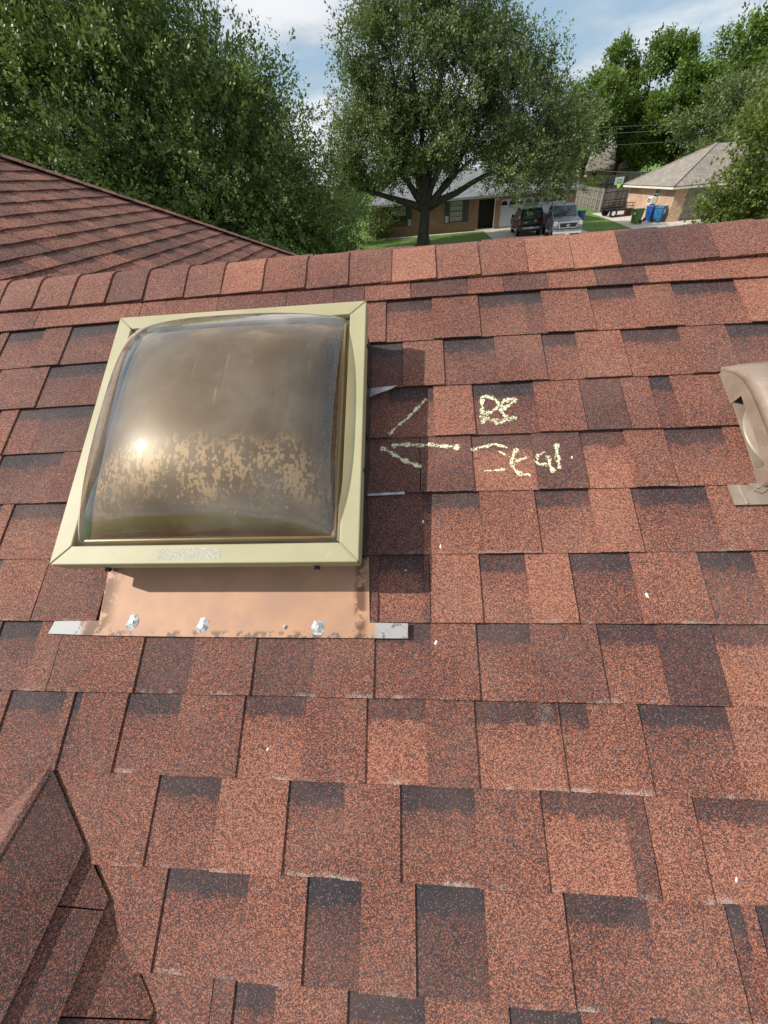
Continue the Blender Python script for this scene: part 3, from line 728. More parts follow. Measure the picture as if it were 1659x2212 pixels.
b = MB(); b.box((0, 0, -.02), (.6, .6, .02)); o = b.build('shaft_cover', M_INT, sky); o.matrix_basis = SKY_M @ Matrix.Translation(((U0 + U1) / 2, (Q0 + Q1) / 2, 0.02))

# ------------------------------------------------------------------ roof vent at the right edge
def vent_fn(t, out):
    P = objc(t); n = t.noise(P, 14, 5, .65); d = t.noise(P, 120, 3, .7)
    c = t.mix(t.step(n, .35, .7), (.235, .175, .135), (.315, .25, .195)); c = t.mix(t.math('MULTIPLY', t.step(d, .62, .7), .5), c, (.45, .40, .33))
    bsdf(t, out, c, .42, Metallic=.05)
M_VENT = mat('faded_brown_vent_metal', vent_fn)
vent = empty('roof_vent', RP(.93, .45), label='faded brown metal roof vent with open side, cut by the right edge', cat='vent')
VM = Matrix.Translation(-Vector(vent.location)) @ M_MAIN
def ve(b, name, m=M_VENT, **kw):
    o = b.build(name, m, vent, **kw); o.matrix_basis = VM; return o
b = MB(); fl = [(.660, .277), (1.20, .277), (1.20, .316), (.90, .318), (.657, .3225)]
b.add([(u, v, .0135) for u, v in fl] + [(u, v, .0115) for u, v in fl], [tuple(range(5)), tuple(range(9, 4, -1))] + [(i, i + 5, (i + 1) % 5 + 5, (i + 1) % 5) for i in range(5)])
ve(b, 'base_flange')
b = MB(); b.tube([(.684, .279, .0138), (.677, .320, .0138)], .003, 6); ve(b, 'flange_rib')
# floor pan inside the hood
b = MB(); b.box((.91, .470, .0115), (.378, .296, .003)); ve(b, 'base_plate')
# throat: pressed ring and dark collar under the hood
b = MB(); n = 40; cxx, cyy = .835, .44
prof = [(.113, .0132), (.110, .017), (.092, .018), (.088, .024), (.080, .026), (.078, .06)]
vs = [(cxx + r * math.cos(i * math.tau / n), cyy + r * math.sin(i * math.tau / n), z) for r, z in prof for i in range(n)]
b.add(vs, [(g * n + i, g * n + (i + 1) % n, (g + 1) * n + (i + 1) % n, (g + 1) * n + i) for g in range(len(prof) - 1) for i in range(n)]); ve(b, 'throat_collar', smooth=True)
# hood: slant-back cover with soft edges; its left wall has a low opening
hp = [(.628, .004), (.620, .020), (.606, .044), (.585, .066), (.556, .082), (.52, .090), (.46, .094), (.40, .096), (.36, .094), (.338, .084), (.322, .062), (.315, .034), (.314, .006)]
def hz(v):
    q = sorted(hp); return float(np.interp(v, [a for a, _ in q], [z for _, z in q]))
HU0, HU1 = .720, 1.10; rnd_u = [(0, .030), (.0022, .0185), (.0085, .0090), (.019, .003), (.034, 0)]
cols = [(HU0 + d, z) for d, z in rnd_u] + [(HU1 - d, z) for d, z in rnd_u[::-1]]
b = MB(); n = len(hp); vs = [(u, v, max(.003, z - dz * min(1, z / .05))) for u, dz in cols for v, z in hp]
b.add(vs, [(i * n + k, i * n + k + 1, (i + 1) * n + k + 1, (i + 1) * n + k) for i in range(len(cols) - 1) for k in range(n - 1)])
o = ve(b, 'hood', smooth=True); s_ = o.modifiers.new('s', 'SOLIDIFY'); s_.thickness = .002; s_.offset = -1
for uu in (HU0, HU1):
    b = MB(); vv = sorted({a for a, _ in hp} | {.354, .524})
    for a0, a1 in zip(vv[:-1], vv[1:]):
        zb = .0385 if .353 < (a0 + a1) / 2 < .525 else .001
        t0, t1 = (max(.003, hz(q) - .030 * min(1, hz(q) / .05)) for q in (a0, a1))
        b.quad((uu, a0, min(zb, t0)), (uu, a1, min(zb, t1)), (uu, a1, t1), (uu, a0, t0))
    o = ve(b, 'side_wall'); s_ = o.modifiers.new('s', 'SOLIDIFY'); s_.thickness = .002; s_.offset = 0
b = MB(); tp = [(.696, .324), (.742, .324), (.738, .316), (.722, .303), (.714, .301), (.704, .308)]
b.add([(u, v, .0165) for u, v in tp] + [(u, v, .0138) for u, v in tp], [tuple(range(6)), tuple(range(11, 5, -1))] + [(i, i + 6, (i + 1) % 6 + 6, (i + 1) % 6) for i in range(6)]); tabp = ve(b, 'hood_tab')
b = MB(); b.cyl((.710, .315, .0175), (0, 0, 1), .004, .004, 8); ve(b, 'rivet', M_STEEL)

# ------------------------------------------------------------------ small white flecks lying on the shingles
FLECK = [(.010, .255, .010, 'white fleck in the right part of the skylight shadow, topmost there'), (.047, .198, .012, 'elongated white fleck just right of the skylight shadow'), (-.03, .147, .006, 'white fleck beside the lower right corner of the khaki frame'),
         (.452, .092, .014, 'large white fleck on open shingles below the roof vent'),
         (.03, -.001, .012, 'white fleck just right of the silver end of the copper flashing'), (-.30, -.20, .009, 'white fleck on the shingles two courses below the copper flashing'),
         (.352, .402, .010, 'white fleck right of the chalk letters'), (.50, -.36, .010, 'white fleck near the lower right corner of the roof'),
         ]
M_FLECK = plain('white_fleck', (.80, .79, .75), .7, var=.05)
for i, (u, v, r, lab) in enumerate(FLECK):
    b = MB(); w = surf_w(u, v); a = random.uniform(0, 6.28); k = 7; vs = [(0, 0, .0022)]
    for j in range(k):
        q = j * math.tau / k; x, y = r * .4 * math.cos(q), r * .2 * math.sin(q) * random.uniform(.7, 1.2); vs.append((x * math.cos(a) - y * math.sin(a), x * math.sin(a) + y * math.cos(a), .0006))
    b.add(vs, [(0, 1 + j, 1 + (j + 1) % k) for j in range(k)])
    o = b.build('white_fleck', M_FLECK, None, label=lab, cat='debris', group='white flecks scattered on the roof')
    o.matrix_world = M_MAIN @ Matrix.Translation((u, v, w))

# ------------------------------------------------------------------ trees
def unit(v): return v / (np.linalg.norm(v, axis=1, keepdims=True) + 1e-9)
def crown_mesh(lobes, n_twigs, per_twig, leaf, twig_len, seed, shell=.30, up=.25, droop=0., inner=.22, clump=9, spread=.38, mass=4, mspread=.50):
    """leafy sprays: twigs set through the lobes' outer volume, leaves along each twig"""
    g = np.random.default_rng(seed); L = np.array(lobes, float)
    wts = (L[:, 3] * L[:, 4] + L[:, 4] * L[:, 5] + L[:, 3] * L[:, 5]); wts /= wts.sum()
    P = []; D = []; T = []; need = n_twigs // clump // mass
    while need > 0:
        m = int(need * 2.2) + 50; k = g.choice(len(L), m, p=wts); d = unit(g.normal(size=(m, 3)))
        r = np.where(g.random(m) < inner, g.uniform(.35, .85, m), 1 - np.abs(g.normal(0, shell * .55, m)) + .06 * g.normal(size=m))
        # ragged clumps: radius modulated by a few random waves over direction
        ph = L[k, 0] * 1.7 + L[k, 1] * .9
        r *= 1 + .10 * np.sin(d[:, 0] * 7 + ph) * np.sin(d[:, 1] * 6 - ph) + .08 * np.sin(d[:, 2] * 11 + ph * 2) * np.cos(d[:, 0] * 9)
        r = np.where(g.random(m) < .07, g.uniform(1.02, 1.22, m), r)      # stray sprigs past the outline
        p = L[k, :3] + d * L[k, 3:6] * r[:, None]
        ins = np.zeros(m, bool)
        for j in range(len(L)):
            q = ((p - L[j, :3]) / L[j, 3:6]); ins |= ((q ** 2).sum(1) < .50) & (k != j)
        ok = ~ins | (g.random(m) < .12); ok &= p[:, 2] > .35
        P.append(p[ok][:need]); D.append(unit(d / L[k, 3:6] * L[k, 3:6].mean())[ok][:need]); T.append(g.normal(0, .13, ok.sum())[:need]); need -= min(need, ok.sum())
    P = np.vstack(P); D = np.vstack(D); T = np.concatenate(T)
    P = np.repeat(P, mass, 0) + g.normal(0, mspread, (len(P) * mass, 3)) * np.array([1, 1, .7]); D = np.repeat(D, mass, 0); T = np.repeat(T, mass) + g.normal(0, .07, len(T) * mass)
    # gather twigs into boughs: light clumps with dark gaps between them
    P = np.repeat(P, clump, 0) + g.normal(0, 1, (len(P) * clump, 3)) * np.array([spread, spread, spread * .75]); D = np.repeat(D, clump, 0); T = np.repeat(T, clump)
    P[:, 2] = np.maximum(P[:, 2], .3)
    n = len(P)
    tw = unit(D + g.normal(0, .55, (n, 3)) + np.array([0, 0, up - droop])); ln = twig_len * g.uniform(.5, 1.3, n)
    s = g.uniform(.0, 1., (n, per_twig)); side = g.normal(0, 1, (n, per_twig, 3)); side = side / np.linalg.norm(side, axis=2, keepdims=True)
    base = P[:, None, :] + tw[:, None, :] * (s * ln[:, None])[..., None] + side * (leaf * .7)
    ax = side * .9 + tw[:, None, :] * .9 + g.normal(0, .3, side.shape); ax /= np.linalg.norm(ax, axis=2, keepdims=True)
    nr = g.normal(0, .55, side.shape) + np.array([0, 0, .75]) + D[:, None, :] * .5
    wd = np.cross(ax, nr); wd /= np.linalg.norm(wd, axis=2, keepdims=True) + 1e-9
    sz = leaf * g.uniform(.45, 1.5, (n, per_twig))[..., None]
    base = base.reshape(-1, 3); ax = (ax * sz).reshape(-1, 3); wd = (wd * sz * .30).reshape(-1, 3)
    V = np.stack([base, base + ax * .45 + wd, base + ax, base + ax * .45 - wd], 1).reshape(-1, 3)
    F = np.arange(len(V)).reshape(-1, 4)
    t = np.clip(.48 + np.repeat(T, per_twig) + g.normal(0, .17, n * per_twig), 0, 1)
    return V, F, np.repeat(t, 4), P
def wiggle(a, b_, k, amp, rnd):
    a, b_ = Vector(a), Vector(b_); L = (b_ - a).length; pts = []
    for i in range(k + 1):
        q = i / k; o = Vector((rnd.uniform(-1, 1), rnd.uniform(-1, 1), rnd.uniform(-.6, .8))) * amp * L * (q * (1.2 - q)) if 0 < i < k else Vector((0, 0, 0))
        pts.append(a.lerp(b_, q) + o)
    return pts
def tree(name, label, base, trunk, r0, lobes, n_twigs, per_twig, leaf, twig_len, m, seed, cat='tree', group=None, limbs=None, n_br=40, **kw):
    rnd = random.Random(seed); base = Vector(base); root = empty(name, base, label=label, cat=cat, group=group)
    V, F, t, P = crown_mesh([(l[0] - base.x, l[1] - base.y, l[2] - base.z, *l[3:]) for l in lobes], n_twigs, per_twig, leaf, twig_len, seed, **kw)
    me = np_mesh('crown', V, F, t); me.materials.append(m); c = bpy.data.objects.new('crown', me); link(c); c.parent = root; c['kind'] = 'stuff'
    b = MB(); pts = [Vector(p) - base for p in trunk]; k = len(pts)
    b.tube([pts[0] - Vector((0, 0, .1))] + [pts[0]] + pts[1:], [r0 * 1.5, r0 * 1.25] + [r0 * (1 - .35 * i / k) for i in range(1, k)], 12); b.build('trunk', M_BARK, root, smooth=True)
    fork = pts[-1]
    ends = limbs or [tuple(Vector(l[:3]) + Vector((0, 0, l[5] * .2))) for l in lobes]
    mids = []
    for e in ends:
        e = Vector(e[:3]) - base; w = wiggle(fork - Vector((0, 0, r0 * .5)), e, 6, .07, rnd); b = MB()
        b.tube(w, [r0 * .58 * (1 - .8 * i / 6) for i in range(7)], 8); b.build('limb', M_BARK, root, smooth=True); mids += w[2:]
    if n_br:
        b = MB(); idx = RNG.integers(0, len(P), n_br)
        for i in idx:
            e = Vector(P[i]); s = min(mids, key=lambda q: (q - e).length + max(0, q.z - e.z) * .8); w = wiggle(s, s.lerp(e, .93), 4, .10, rnd)
            rr = min(r0 * .16, .012 * (e - s).length + .012); b.tube(w, [rr, rr * .8, rr * .6, rr * .4, rr * .2], 5, False)
        o = b.build('branches', M_BARK, root, smooth=True); o['kind'] = 'stuff'
    return root

# centre oak in the neighbour's front yard
tree('oak_tree', 'large live oak with dark forked trunk in front of the brick house', (.85, 37.4, 0),
     [(.85, 37.4, 0), (.86, 37.4, .8), (.95, 37.4, 1.6), (1.05, 37.4, 2.5)], .46,
     [(-2.6, 37.2, 5.8, 2.8, 3.0, 1.5), (-2.7, 37.6, 8.1, 2.1, 2.8, 1.7), (-2.3, 37.4, 10.5, 1.1, 1.5, .9), (8.2, 37.5, 8.7, .7, .9, .6), (.9, 37.2, 6.2, 3.0, 3.4, 1.4), (.6, 37.4, 10.2, 3.2, 3.4, 2.8), (-1.6, 37.4, 10.2, 2.2, 2.6, 2.0), (3.6, 37.2, 9.0, 3.2, 3.4, 2.6), (2.4, 37.4, 12.0, 2.0, 2.2, 1.8),
      (4.6, 36.9, 6.4, 3.0, 3.0, 1.5), (7.0, 37.2, 7.0, 2.6, 3.2, 2.2), (8.0, 36.4, 4.8, 2.6, 2.5, 1.4), (8.9, 34.9, 3.3, 1.2, 1.3, 1.1), (10.1, 36.6, 4.4, 1.6, 1.9, 1.5), (9.9, 37.2, 6.0, 1.3, 1.8, 1.2), (6.6, 38.2, 9.2, 1.6, 1.8, 1.4), (8.6, 38, 8.2, 1.2, 1.4, .9), (-4.9, 36.8, 4.3, 1.4, 1.8, 1.0), (-5.3, 37.2, 5.8, .9, 1.3, .9)],
     15000, 17, .132, .72, M_LEAF_OAK, 11, clump=10, spread=.42, mass=3, inner=.28, n_br=150,
     limbs=[(-5.0, 36.8, 4.3), (-3.0, 37.4, 7.6), (.2, 37.4, 10.5), (2.2, 37.6, 11.8), (3.6, 37.2, 9.0), (4.2, 36.6, 4.9), (8.0, 36.4, 5.0), (6.8, 37.8, 8.2), (-1.2, 37.2, 10)])
# big oak at left, beyond the wing roof
tree('oak_tree', 'huge dense live oak filling the upper left behind the red roof', (-9.5, 21.0, 0),
     [(-9.5, 21.0, 0), (-9.45, 21, 1.2), (-9.4, 21, 2.4)], .6,
     [(-11.0, 21.5, 6.5, 5.9, 6.0, 3.4), (-10.8, 21.0, 9.2, 3.0, 3.8, 2.2), (-7.1, 20.6, 5.7, 2.3, 4.0, 2.0), (-5.7, 20.4, 3.7, 2.0, 3.4, 1.5), (-7.5, 19.4, 4.8, 3.0, 3.8, 2.3), (-3.8, 20.8, 2.6, 1.2, 2.0, 1.1), (-11.5, 18.6, 5.6, 5.0, 4.6, 3.6), (-16.5, 19.5, 7.2, 5.5, 5.5, 4.8), (-13, 21, 10.5, 4.5, 4.5, 3.2), (-9.0, 18.5, 3.4, 5.0, 3.4, 1.8), (-15.5, 17.5, 4.5, 4.5, 3.6, 2.8)],
     38000, 16, .102, .50, M_LEAF_OAK2, 23, n_br=120, inner=.45, clump=7, spread=.36)
# small multi-stem tree by the house corner and the shrub against it
tree('sapling', 'small slender sapling with drooping grey-green leaves left of the brick house', (-4.55, 41.6, 0),
     [(-4.55, 41.6, 0), (-4.7, 41.6, .6), (-4.95, 41.6, 1.3)], .055,
     [(-5.0, 41.4, 2.3, 1.0, 1.0, .75), (-4.2, 41.4, 2.6, .8, .8, .6), (-4.1, 41.3, .9, .6, .5, .35)], 420, 12, .14, .45, M_LEAF_OAK, 5, n_br=14)
tree('shrub', 'tall feathery yellow-green shrub at the left corner of the brick house', (-2.95, 43.9, 0),
     [(-2.95, 43.9, 0), (-2.95, 43.9, .4)], .04,
     [(-3.0, 43.8, 1.9, .62, .5, .75), (-2.7, 43.8, 1.2, .55, .5, .7), (-3.2, 43.8, 2.4, .45, .4, .4), (-2.5, 43.8, .7, .5, .45, .5)], 420, 12, .13, .42, M_LEAF_YEL, 6, cat='shrub', n_br=20)
# trees behind the right-hand house
FT = 'tall trees behind the right-hand houses'
def far_tree(label, x, y, lobes, tw, m, seed, leaf=.30, **kw):
    tree('tree', label, (x, y, 0), [(x, y, 0), (x + .1, y, 2.0), (x + .2, y, 3.6)], .38, lobes, tw, 13, leaf, .95, m, seed, group=FT, n_br=50, **kw)
far_tree('bright green elm just right of the large oak, above the far roof', 24, 74, [(23.6, 74, 10.2, 2.5, 2.5, 2.6), (24.8, 73.6, 8.2, 2.8, 2.8, 2.2), (21.6, 73.5, 6.8, 2.2, 2.6, 2.0), (26.6, 74, 9.8, 1.6, 2, 1.9), (20.6, 73, 4.0, 2.0, 2.2, 1.8)], 3000, M_LEAF_ELM, 31)
far_tree('tall open-crowned tree with sky between its upper branches', 30, 78, [(28.8, 78, 13.6, 1.7, 2.0, 1.5), (32.4, 78, 13.8, 1.6, 2.0, 1.6), (30.8, 78, 12.4, 1.2, 1.6, 1.2), (30.4, 78, 10.2, 2.4, 2.4, 1.8), (28.6, 78, 8.6, 2.4, 2.6, 1.8), (32.4, 77.5, 7.2, 2.8, 3, 2.4), (33.4, 77, 4.6, 2.6, 3, 2.0)], 3300, M_LEAF_ELM, 32)
far_tree('rounded leafy tree rising above the ridge of the tan hip roof', 35.5, 74, [(34.2, 74, 11.8, 2.0, 2.4, 1.7), (36.8, 74, 9.0, 2.8, 3, 2.2), (33.2, 73.5, 7.2, 2.6, 2.6, 2.6), (36, 73, 6.0, 4, 3, 2.6)], 3000, M_LEAF_ELM, 33)
far_tree('tall feathery-topped tree in the upper right corner', 44, 76, [(41.5, 76, 14.0, 2.0, 2.2, 1.8), (44, 76, 13.2, 3.0, 2.6, 2.0), (42, 76, 10.8, 3.4, 3, 2.4), (46, 76, 10.4, 3.4, 3, 3), (43, 75, 7.5, 4.2, 3.4, 3)], 3300, M_LEAF_ELM, 34)
far_tree('dark dense tree just behind the tan hip roof at right', 33.5, 58, [(33.5, 58, 6.4, 3.6, 3.4, 2.8), (36.5, 57.5, 7.6, 3.2, 3, 2.4), (31.0, 58.5, 5.2, 2.4, 2.6, 2.0), (38, 57, 5.5, 3.5, 3, 3)], 3200, M_LEAF_OAK, 35, leaf=.24)
def woods(label, lobes, n, seed):
    V, F, t, P = crown_mesh(lobes, n, 13, .30, .95, seed); me = np_mesh('woodland', V, F, t); me.materials.append(M_LEAF_OAK)
    o = bpy.data.objects.new('woodland', me); link(o); tag(o, label, 'woods', kind='stuff')
woods('shadowy mass of far trees behind the back fence', [(27, 88, 4.6, 4.6, 3, 3.6), (33, 90, 4.4, 5, 3, 3.6), (21, 88, 4.6, 4.2, 3, 3.8), (40, 88, 5.5, 6, 3, 4.2), (16.5, 90, 5.0, 4.5, 3, 3.8)], 3000, 36)
woods('distant low tree line behind the grey-roofed brick house', [(-4, 82, 2.6, 5, 3, 2.2), (4, 83, 3.2, 5, 3, 2.8), (11, 84, 4.0, 4, 3, 3.4), (-12, 82, 2.6, 5, 3, 2.2)], 2400, 37)
tree('tree', 'near yellow-green tree covering the right end of the tan brick house', (20.2, 30.2, 0),
     [(20.2, 30.2, 0), (20.1, 30.2, .9), (20.0, 30.2, 1.6)], .2,
     [(19.2, 30.0, 4.4, 1.6, 1.8, 1.5), (20.2, 30.4, 5.5, 1.8, 2, 1.4), (18.3, 29.8, 2.5, 1.1, 1.3, 1.0), (20.0, 29.6, 2.7, 2.0, 1.9, 1.5), (21.8, 30.2, 4.0, 2.2, 2.2, 2.2), (18.4, 29.8, 1.1, 1.2, 1.1, .6), (21.0, 29.6, 1.3, 2.0, 1.4, .9)],
     2600, 13, .15, .55, M_LEAF_YEL, 41, n_br=60)

# ------------------------------------------------------------------ buildings
def facade(b, x0, x1, z0, z1, holes, to3, depth=.14):
    """wall face with real openings; to3(a, z, d) -> world point, d = depth inwards"""
    xs = sorted({x0, x1, *[h[0] for h in holes], *[h[1] for h in holes]}); zs = sorted({z0, z1, *[h[2] for h in holes], *[h[3] for h in holes]})
    for i in range(len(xs) - 1):
        for j in range(len(zs) - 1):
            cx, cz = (xs[i] + xs[i + 1]) / 2, (zs[j] + zs[j + 1]) / 2
            if any(h[0] < cx < h[1] and h[2] < cz < h[3] for h in holes): continue
            b.quad(to3(xs[i], zs[j], 0), to3(xs[i + 1], zs[j], 0), to3(xs[i + 1], zs[j + 1], 0), to3(xs[i], zs[j + 1], 0))
    for (a, c, e, f) in holes:
        for p, q in (((a, e), (c, e)), ((c, e), (c, f)), ((c, f), (a, f)), ((a, f), (a, e))):
            b.quad(to3(*p, 0), to3(*q, 0), to3(*q, depth), to3(*p, depth))
def child(b, name, m, parent, **kw):
    o = b.build(name, m, parent, **kw)
    if parent.type == 'EMPTY': o.location = -Vector(parent.location)
    return o
def window(parent, a, c, e, f, to3, pane_m, nx, nz, frame_m, sill=True):
    b = MB()
    def bar(a0, a1, e0, e1, d0, d1):
        p = [to3(a0, e0, d0), to3(a1, e0, d0), to3(a1, e1, d0), to3(a0, e1, d0), to3(a0, e0, d1), to3(a1, e0, d1), to3(a1, e1, d1), to3(a0, e1, d1)]
        b.add(p, [(0, 1, 2, 3), (7, 6, 5, 4), (0, 4, 5, 1), (1, 5, 6, 2), (2, 6, 7, 3), (3, 7, 4, 0)])
    t = .05
    for r in ((a, a + t, e, f), (c - t, c, e, f), (a + t, c - t, e, e + t), (a + t, c - t, f - t, f), (a + t, c - t, (e + f) / 2 - .025, (e + f) / 2 + .025)): bar(*r, .04, .11)
    w = child(b, 'window', frame_m, parent)
    for i in range(2):
        z0, z1 = (e + t, (e + f) / 2 - .025) if i == 0 else ((e + f) / 2 + .025, f - t)
        b = MB(); b.quad(to3(a + t, z0, .085), to3(c - t, z0, .085), to3(c - t, z1, .085), to3(a + t, z1, .085)); b.build('pane', pane_m[i], w)
    for k in range(1, nx):
        q = a + (c - a) * k / nx; b = MB(); bar(q - .012, q + .012, e + t, f - t, .065, .08); b.build('muntin', frame_m, w)
    for k in range(1, nz):
        if nz % 2 == 0 and k == nz // 2: continue
        q = e + (f - e) * k / nz; b = MB(); bar(a + t, c - t, q - .012, q + .012, .062, .078); b.build('muntin', frame_m, w)
    if sill:
        b = MB(); bar(a - .06, c + .06, e - .07, e - .004, -.05, .03); b.build('sill', M_BRICK, w)
    return w

# --- brick house across the street
nb = empty('brick_house', (5.5, 47, 0), label='red-brown brick house with grey roof behind the large oak', cat='house')
YF = 44.6; front = lambda a, z, d: (a, YF + d, z)
holes = [(-1.70, -.50, .80, 2.30), (3.42, 4.62, .78, 2.32), (6.02, 7.40, .06, 2.22), (7.95, 13.6, .02, 2.10)]
b = MB(); facade(b, -3.5, 14.4, 0, 2.55, holes, front); child(b, 'wall', M_BRICK, nb)
for (x0, y0, x1, y1) in ((-3.5, 54, -3.5, YF), (14.4, YF, 14.4, 54), (14.4, 54, -3.5, 54)):
    b = MB(); b.quad((x0, y0, 0), (x1, y1, 0), (x1, y1, 2.55), (x0, y0, 2.55)); child(b, 'wall', M_BRICK, nb)
b = MB(); b.box((5.4, 49.5, 1.2), (17.4, 8.6, 2.3)); child(b, 'interior', M_INT, nb)
w1 = window(nb, -1.70, -.50, .80, 2.30, front, (M_DKGLASS, M_BLIND), 4, 4, M_BLACK)
w2 = window(nb, 3.42, 4.62, .78, 2.32, front, (M_BLIND, M_BLIND), 4, 4, M_BLACK)
for (a, c, pale) in ((-2.18, -1.74, 0), (-.46, -.02, 1), (2.96, 3.38, 1), (4.66, 5.10, 0)):
    e, f = .72, 2.36; b = MB(); b.box(((a + c) / 2, YF - .03, (e + f) / 2), (c - a, .04, f - e)); sh = child(b, 'shutter', M_SHUT, nb)
    for zz in ((e + .05, e + .55), (e + .62, f - .06)):
        b = MB(); b.box(((a + c) / 2, YF - .055, sum(zz) / 2), (c - a - .10, .014, zz[1] - zz[0])); o = b.build('shutter_panel', M_SHUT_L if pale and zz[0] < 1 else M_SHUT, sh)
        o.location = (0, 0, 0)
b = MB(); b.box((6.71, YF + .75, 1.10), (1.30, .05, 2.1)); dr_ = child(b, 'door', M_SHUT, nb)
b = MB(); b.box((7.44, YF - .02, 1.15), (.07, .06, 2.25)); child(b, 'door_frame', M_TRIM, nb)
b = MB(); b.box((6.7, YF + .3, .03), (1.8, 1.1, .10)); child(b, 'step', M_CONC, nb)
# garage door: four rows of panels and arched lights
gd = MB(); gd.box((10.775, YF + .16, 1.05), (5.62, .05, 2.06)); gdo = child(gd, 'garage_door', M_GARAGE, nb)
for r in range(3):
    for k in range(8):
        b = MB(); b.box((8.30 + k * .705, YF + .125, .30 + r * .50), (.58, .02, .40), top=.94); b.build('door_panel', M_GARAGE, gdo)
for k in range(8):
    b = MB(); cx = 8.30 + k * .705; pr = [(cx - .28, 1.66), (cx + .28, 1.66)] + [(cx + .28 * math.cos(q), 1.72 + .26 * math.sin(q)) for q in np.linspace(0, math.pi, 9)]
    b.add([(x, YF + .118, z) for x, z in pr] + [(x, YF + .135, z) for x, z in pr], [tuple(range(11))] + [(i, (i + 1) % 11, (i + 1) % 11 + 11, i + 11) for i in range(11)]); b.build('door_light', M_DKGLASS, gdo)
b = MB(); xl, xr_, yf, yb, ze, zr, yr = -3.95, 14.85, YF - .55, 54.5, 2.52, 4.25, 49.4
b.quad((xl, yf, ze), (xr_, yf, ze), (xr_ - 2.6, yr, zr), (xl + 2.6, yr, zr)); b.quad((xr_, yb, ze), (xl, yb, ze), (xl + 2.6, yr, zr), (xr_ - 2.6, yr, zr)); b.quad((xl, yb, ze), (xl, yf, ze), (xl + 2.6, yr, zr)); b.quad((xr_, yf, ze), (xr_, yb, ze), (xr_ - 2.6, yr, zr))
child(b, 'roof', M_ROOF_GREY, nb)
b = MB()
for c, s in (((5.45, yf - .01, ze - .09), (18.8, .03, .17)), ((xl - .01, 49.5, ze - .09), (.03, 10.4, .17)), ((xr_ + .01, 49.5, ze - .09), (.03, 10.4, .17))): b.box(c, s)
child(b, 'fascia', M_TRIM_G, nb)
b = MB(); b.quad((xl, yf, ze - .14), (xl, YF, ze - .10), (xr_, YF, ze - .10), (xr_, yf, ze - .14)); child(b, 'soffit', M_TRIM_G, nb)
b = MB(); b.cyl((2.0, 49.0, 4.4), (0, 0, 1), .05, .6, 8); child(b, 'vent_pipe', M_TRIM, nb)

# --- tan brick house at right with hip roof
tb = empty('brick_house', (26, 45, 0), label='tan brick house with weathered hip roof at the right', cat='house')
XL = 20.15; left = lambda a, z, d: (XL + d, a, z); YR = 39.4; fr2 = lambda a, z, d: (a, YR + d, z)
b = MB(); facade(b, YR, 47.6, 0, 2.3, [(41.9, 42.8, 1.05, 2.28)], left); child(b, 'wall', M_BRICK_TAN, tb)
b = MB(); facade(b, XL, 32, 0, 2.3, [(21.05, 23.6, .02, 2.1)], fr2); child(b, 'wall', M_BRICK_TAN, tb)
for p, q in (((32, YR), (32, 47.6)), ((32, 47.6), (XL, 47.6))):
    b = MB(); b.quad((*p, 0), (*q, 0), (*q, 2.3), (*p, 2.3)); child(b, 'wall', M_BRICK_TAN, tb)
window(tb, 41.9, 42.8, 1.05, 2.28, left, (M_DKGLASS, M_DKGLASS), 2, 2, M_TRIM, sill=False)
b = MB(); b.box((22.32, YR + .2, 1.05), (2.5, .05, 2.06)); g2 = child(b, 'garage_door', plain('grey_brown_door', (.20, .18, .155), .6), tb)
for r in range(4):
    b = MB(); b.box((22.32, YR + .165, .30 + r * .5), (2.3, .02, .40)); b.build('door_panel', plain('grey_brown_door', (.20, .18, .155), .6), g2)
ze = 2.22; x0, x1, y0, y1 = XL - .48, 32.5, YR - .42, 48.05; hh = (y1 - y0) / 2; zr = ze + hh * .49
p1, p2 = (x0 + hh, y0 + hh, zr), (x1 - hh, y0 + hh, zr)
b = MB(); b.quad((x0, y0, ze), (x1, y0, ze), p2, p1); b.quad((x1, y1, ze), (x0, y1, ze), p1, p2); b.quad((x0, y1, ze), (x0, y0, ze), p1); b.quad((x1, y0, ze), (x1, y1, ze), p2)
child(b, 'roof', M_ROOF_TAN, tb)
b = MB(); b.tube([(x0, y0, ze + .01), p1], .07, 6); b.tube([(x0, y1, ze + .01), p1], .07, 6); child(b, 'hip_ridge', M_ROOF_TAN, tb)
b = MB()
for c, s in (((26.1, y0 - .01, ze - .10), (x1 - x0, .03, .15)), ((x0 - .01, (y0 + y1) / 2, ze - .10), (.03, y1 - y0, .15))): b.box(c, s)
child(b, 'fascia', M_TRIM, tb)
b = MB(); b.box((26.1, y0 - .012, ze - .015), (x1 - x0 + .04, .05, .035)); b.box((x0 - .012, (y0 + y1) / 2, ze - .015), (.05, y1 - y0 + .04, .035)); child(b, 'drip_edge', M_SHUT, tb)
b = MB(); b.quad((x0, y0, ze - .16), (x1, y0, ze - .16), (x1, YR + .05, ze - .12), (x0, YR + .05, ze - .12)); b.quad((x0, y0, ze - .161), (XL + .05, y0, ze - .121), (XL + .05, y1, ze - .121), (x0, y1, ze - .161)); child(b, 'soffit', M_TRIM, tb)
ac = empty('window_air_conditioner', (XL - .2, 42.35, 1.05), label='white box air conditioner sticking out of the tan house window', cat='air conditioner')
b = MB(); b.box((0, 0, .22), (.44, .74, .44)); b.build('case', M_WHITE, ac, bevel=.02)
for k in range(3):
    b = MB(); b.box((-.224, -.22 + k * .22, .22), (.01, .15, .30)); b.build('grille', M_SHUT, ac)
b = MB(); b.box((0.12, 0, -.08), (.2, .4, .14)); b.build('bracket', M_BRICK, ac)

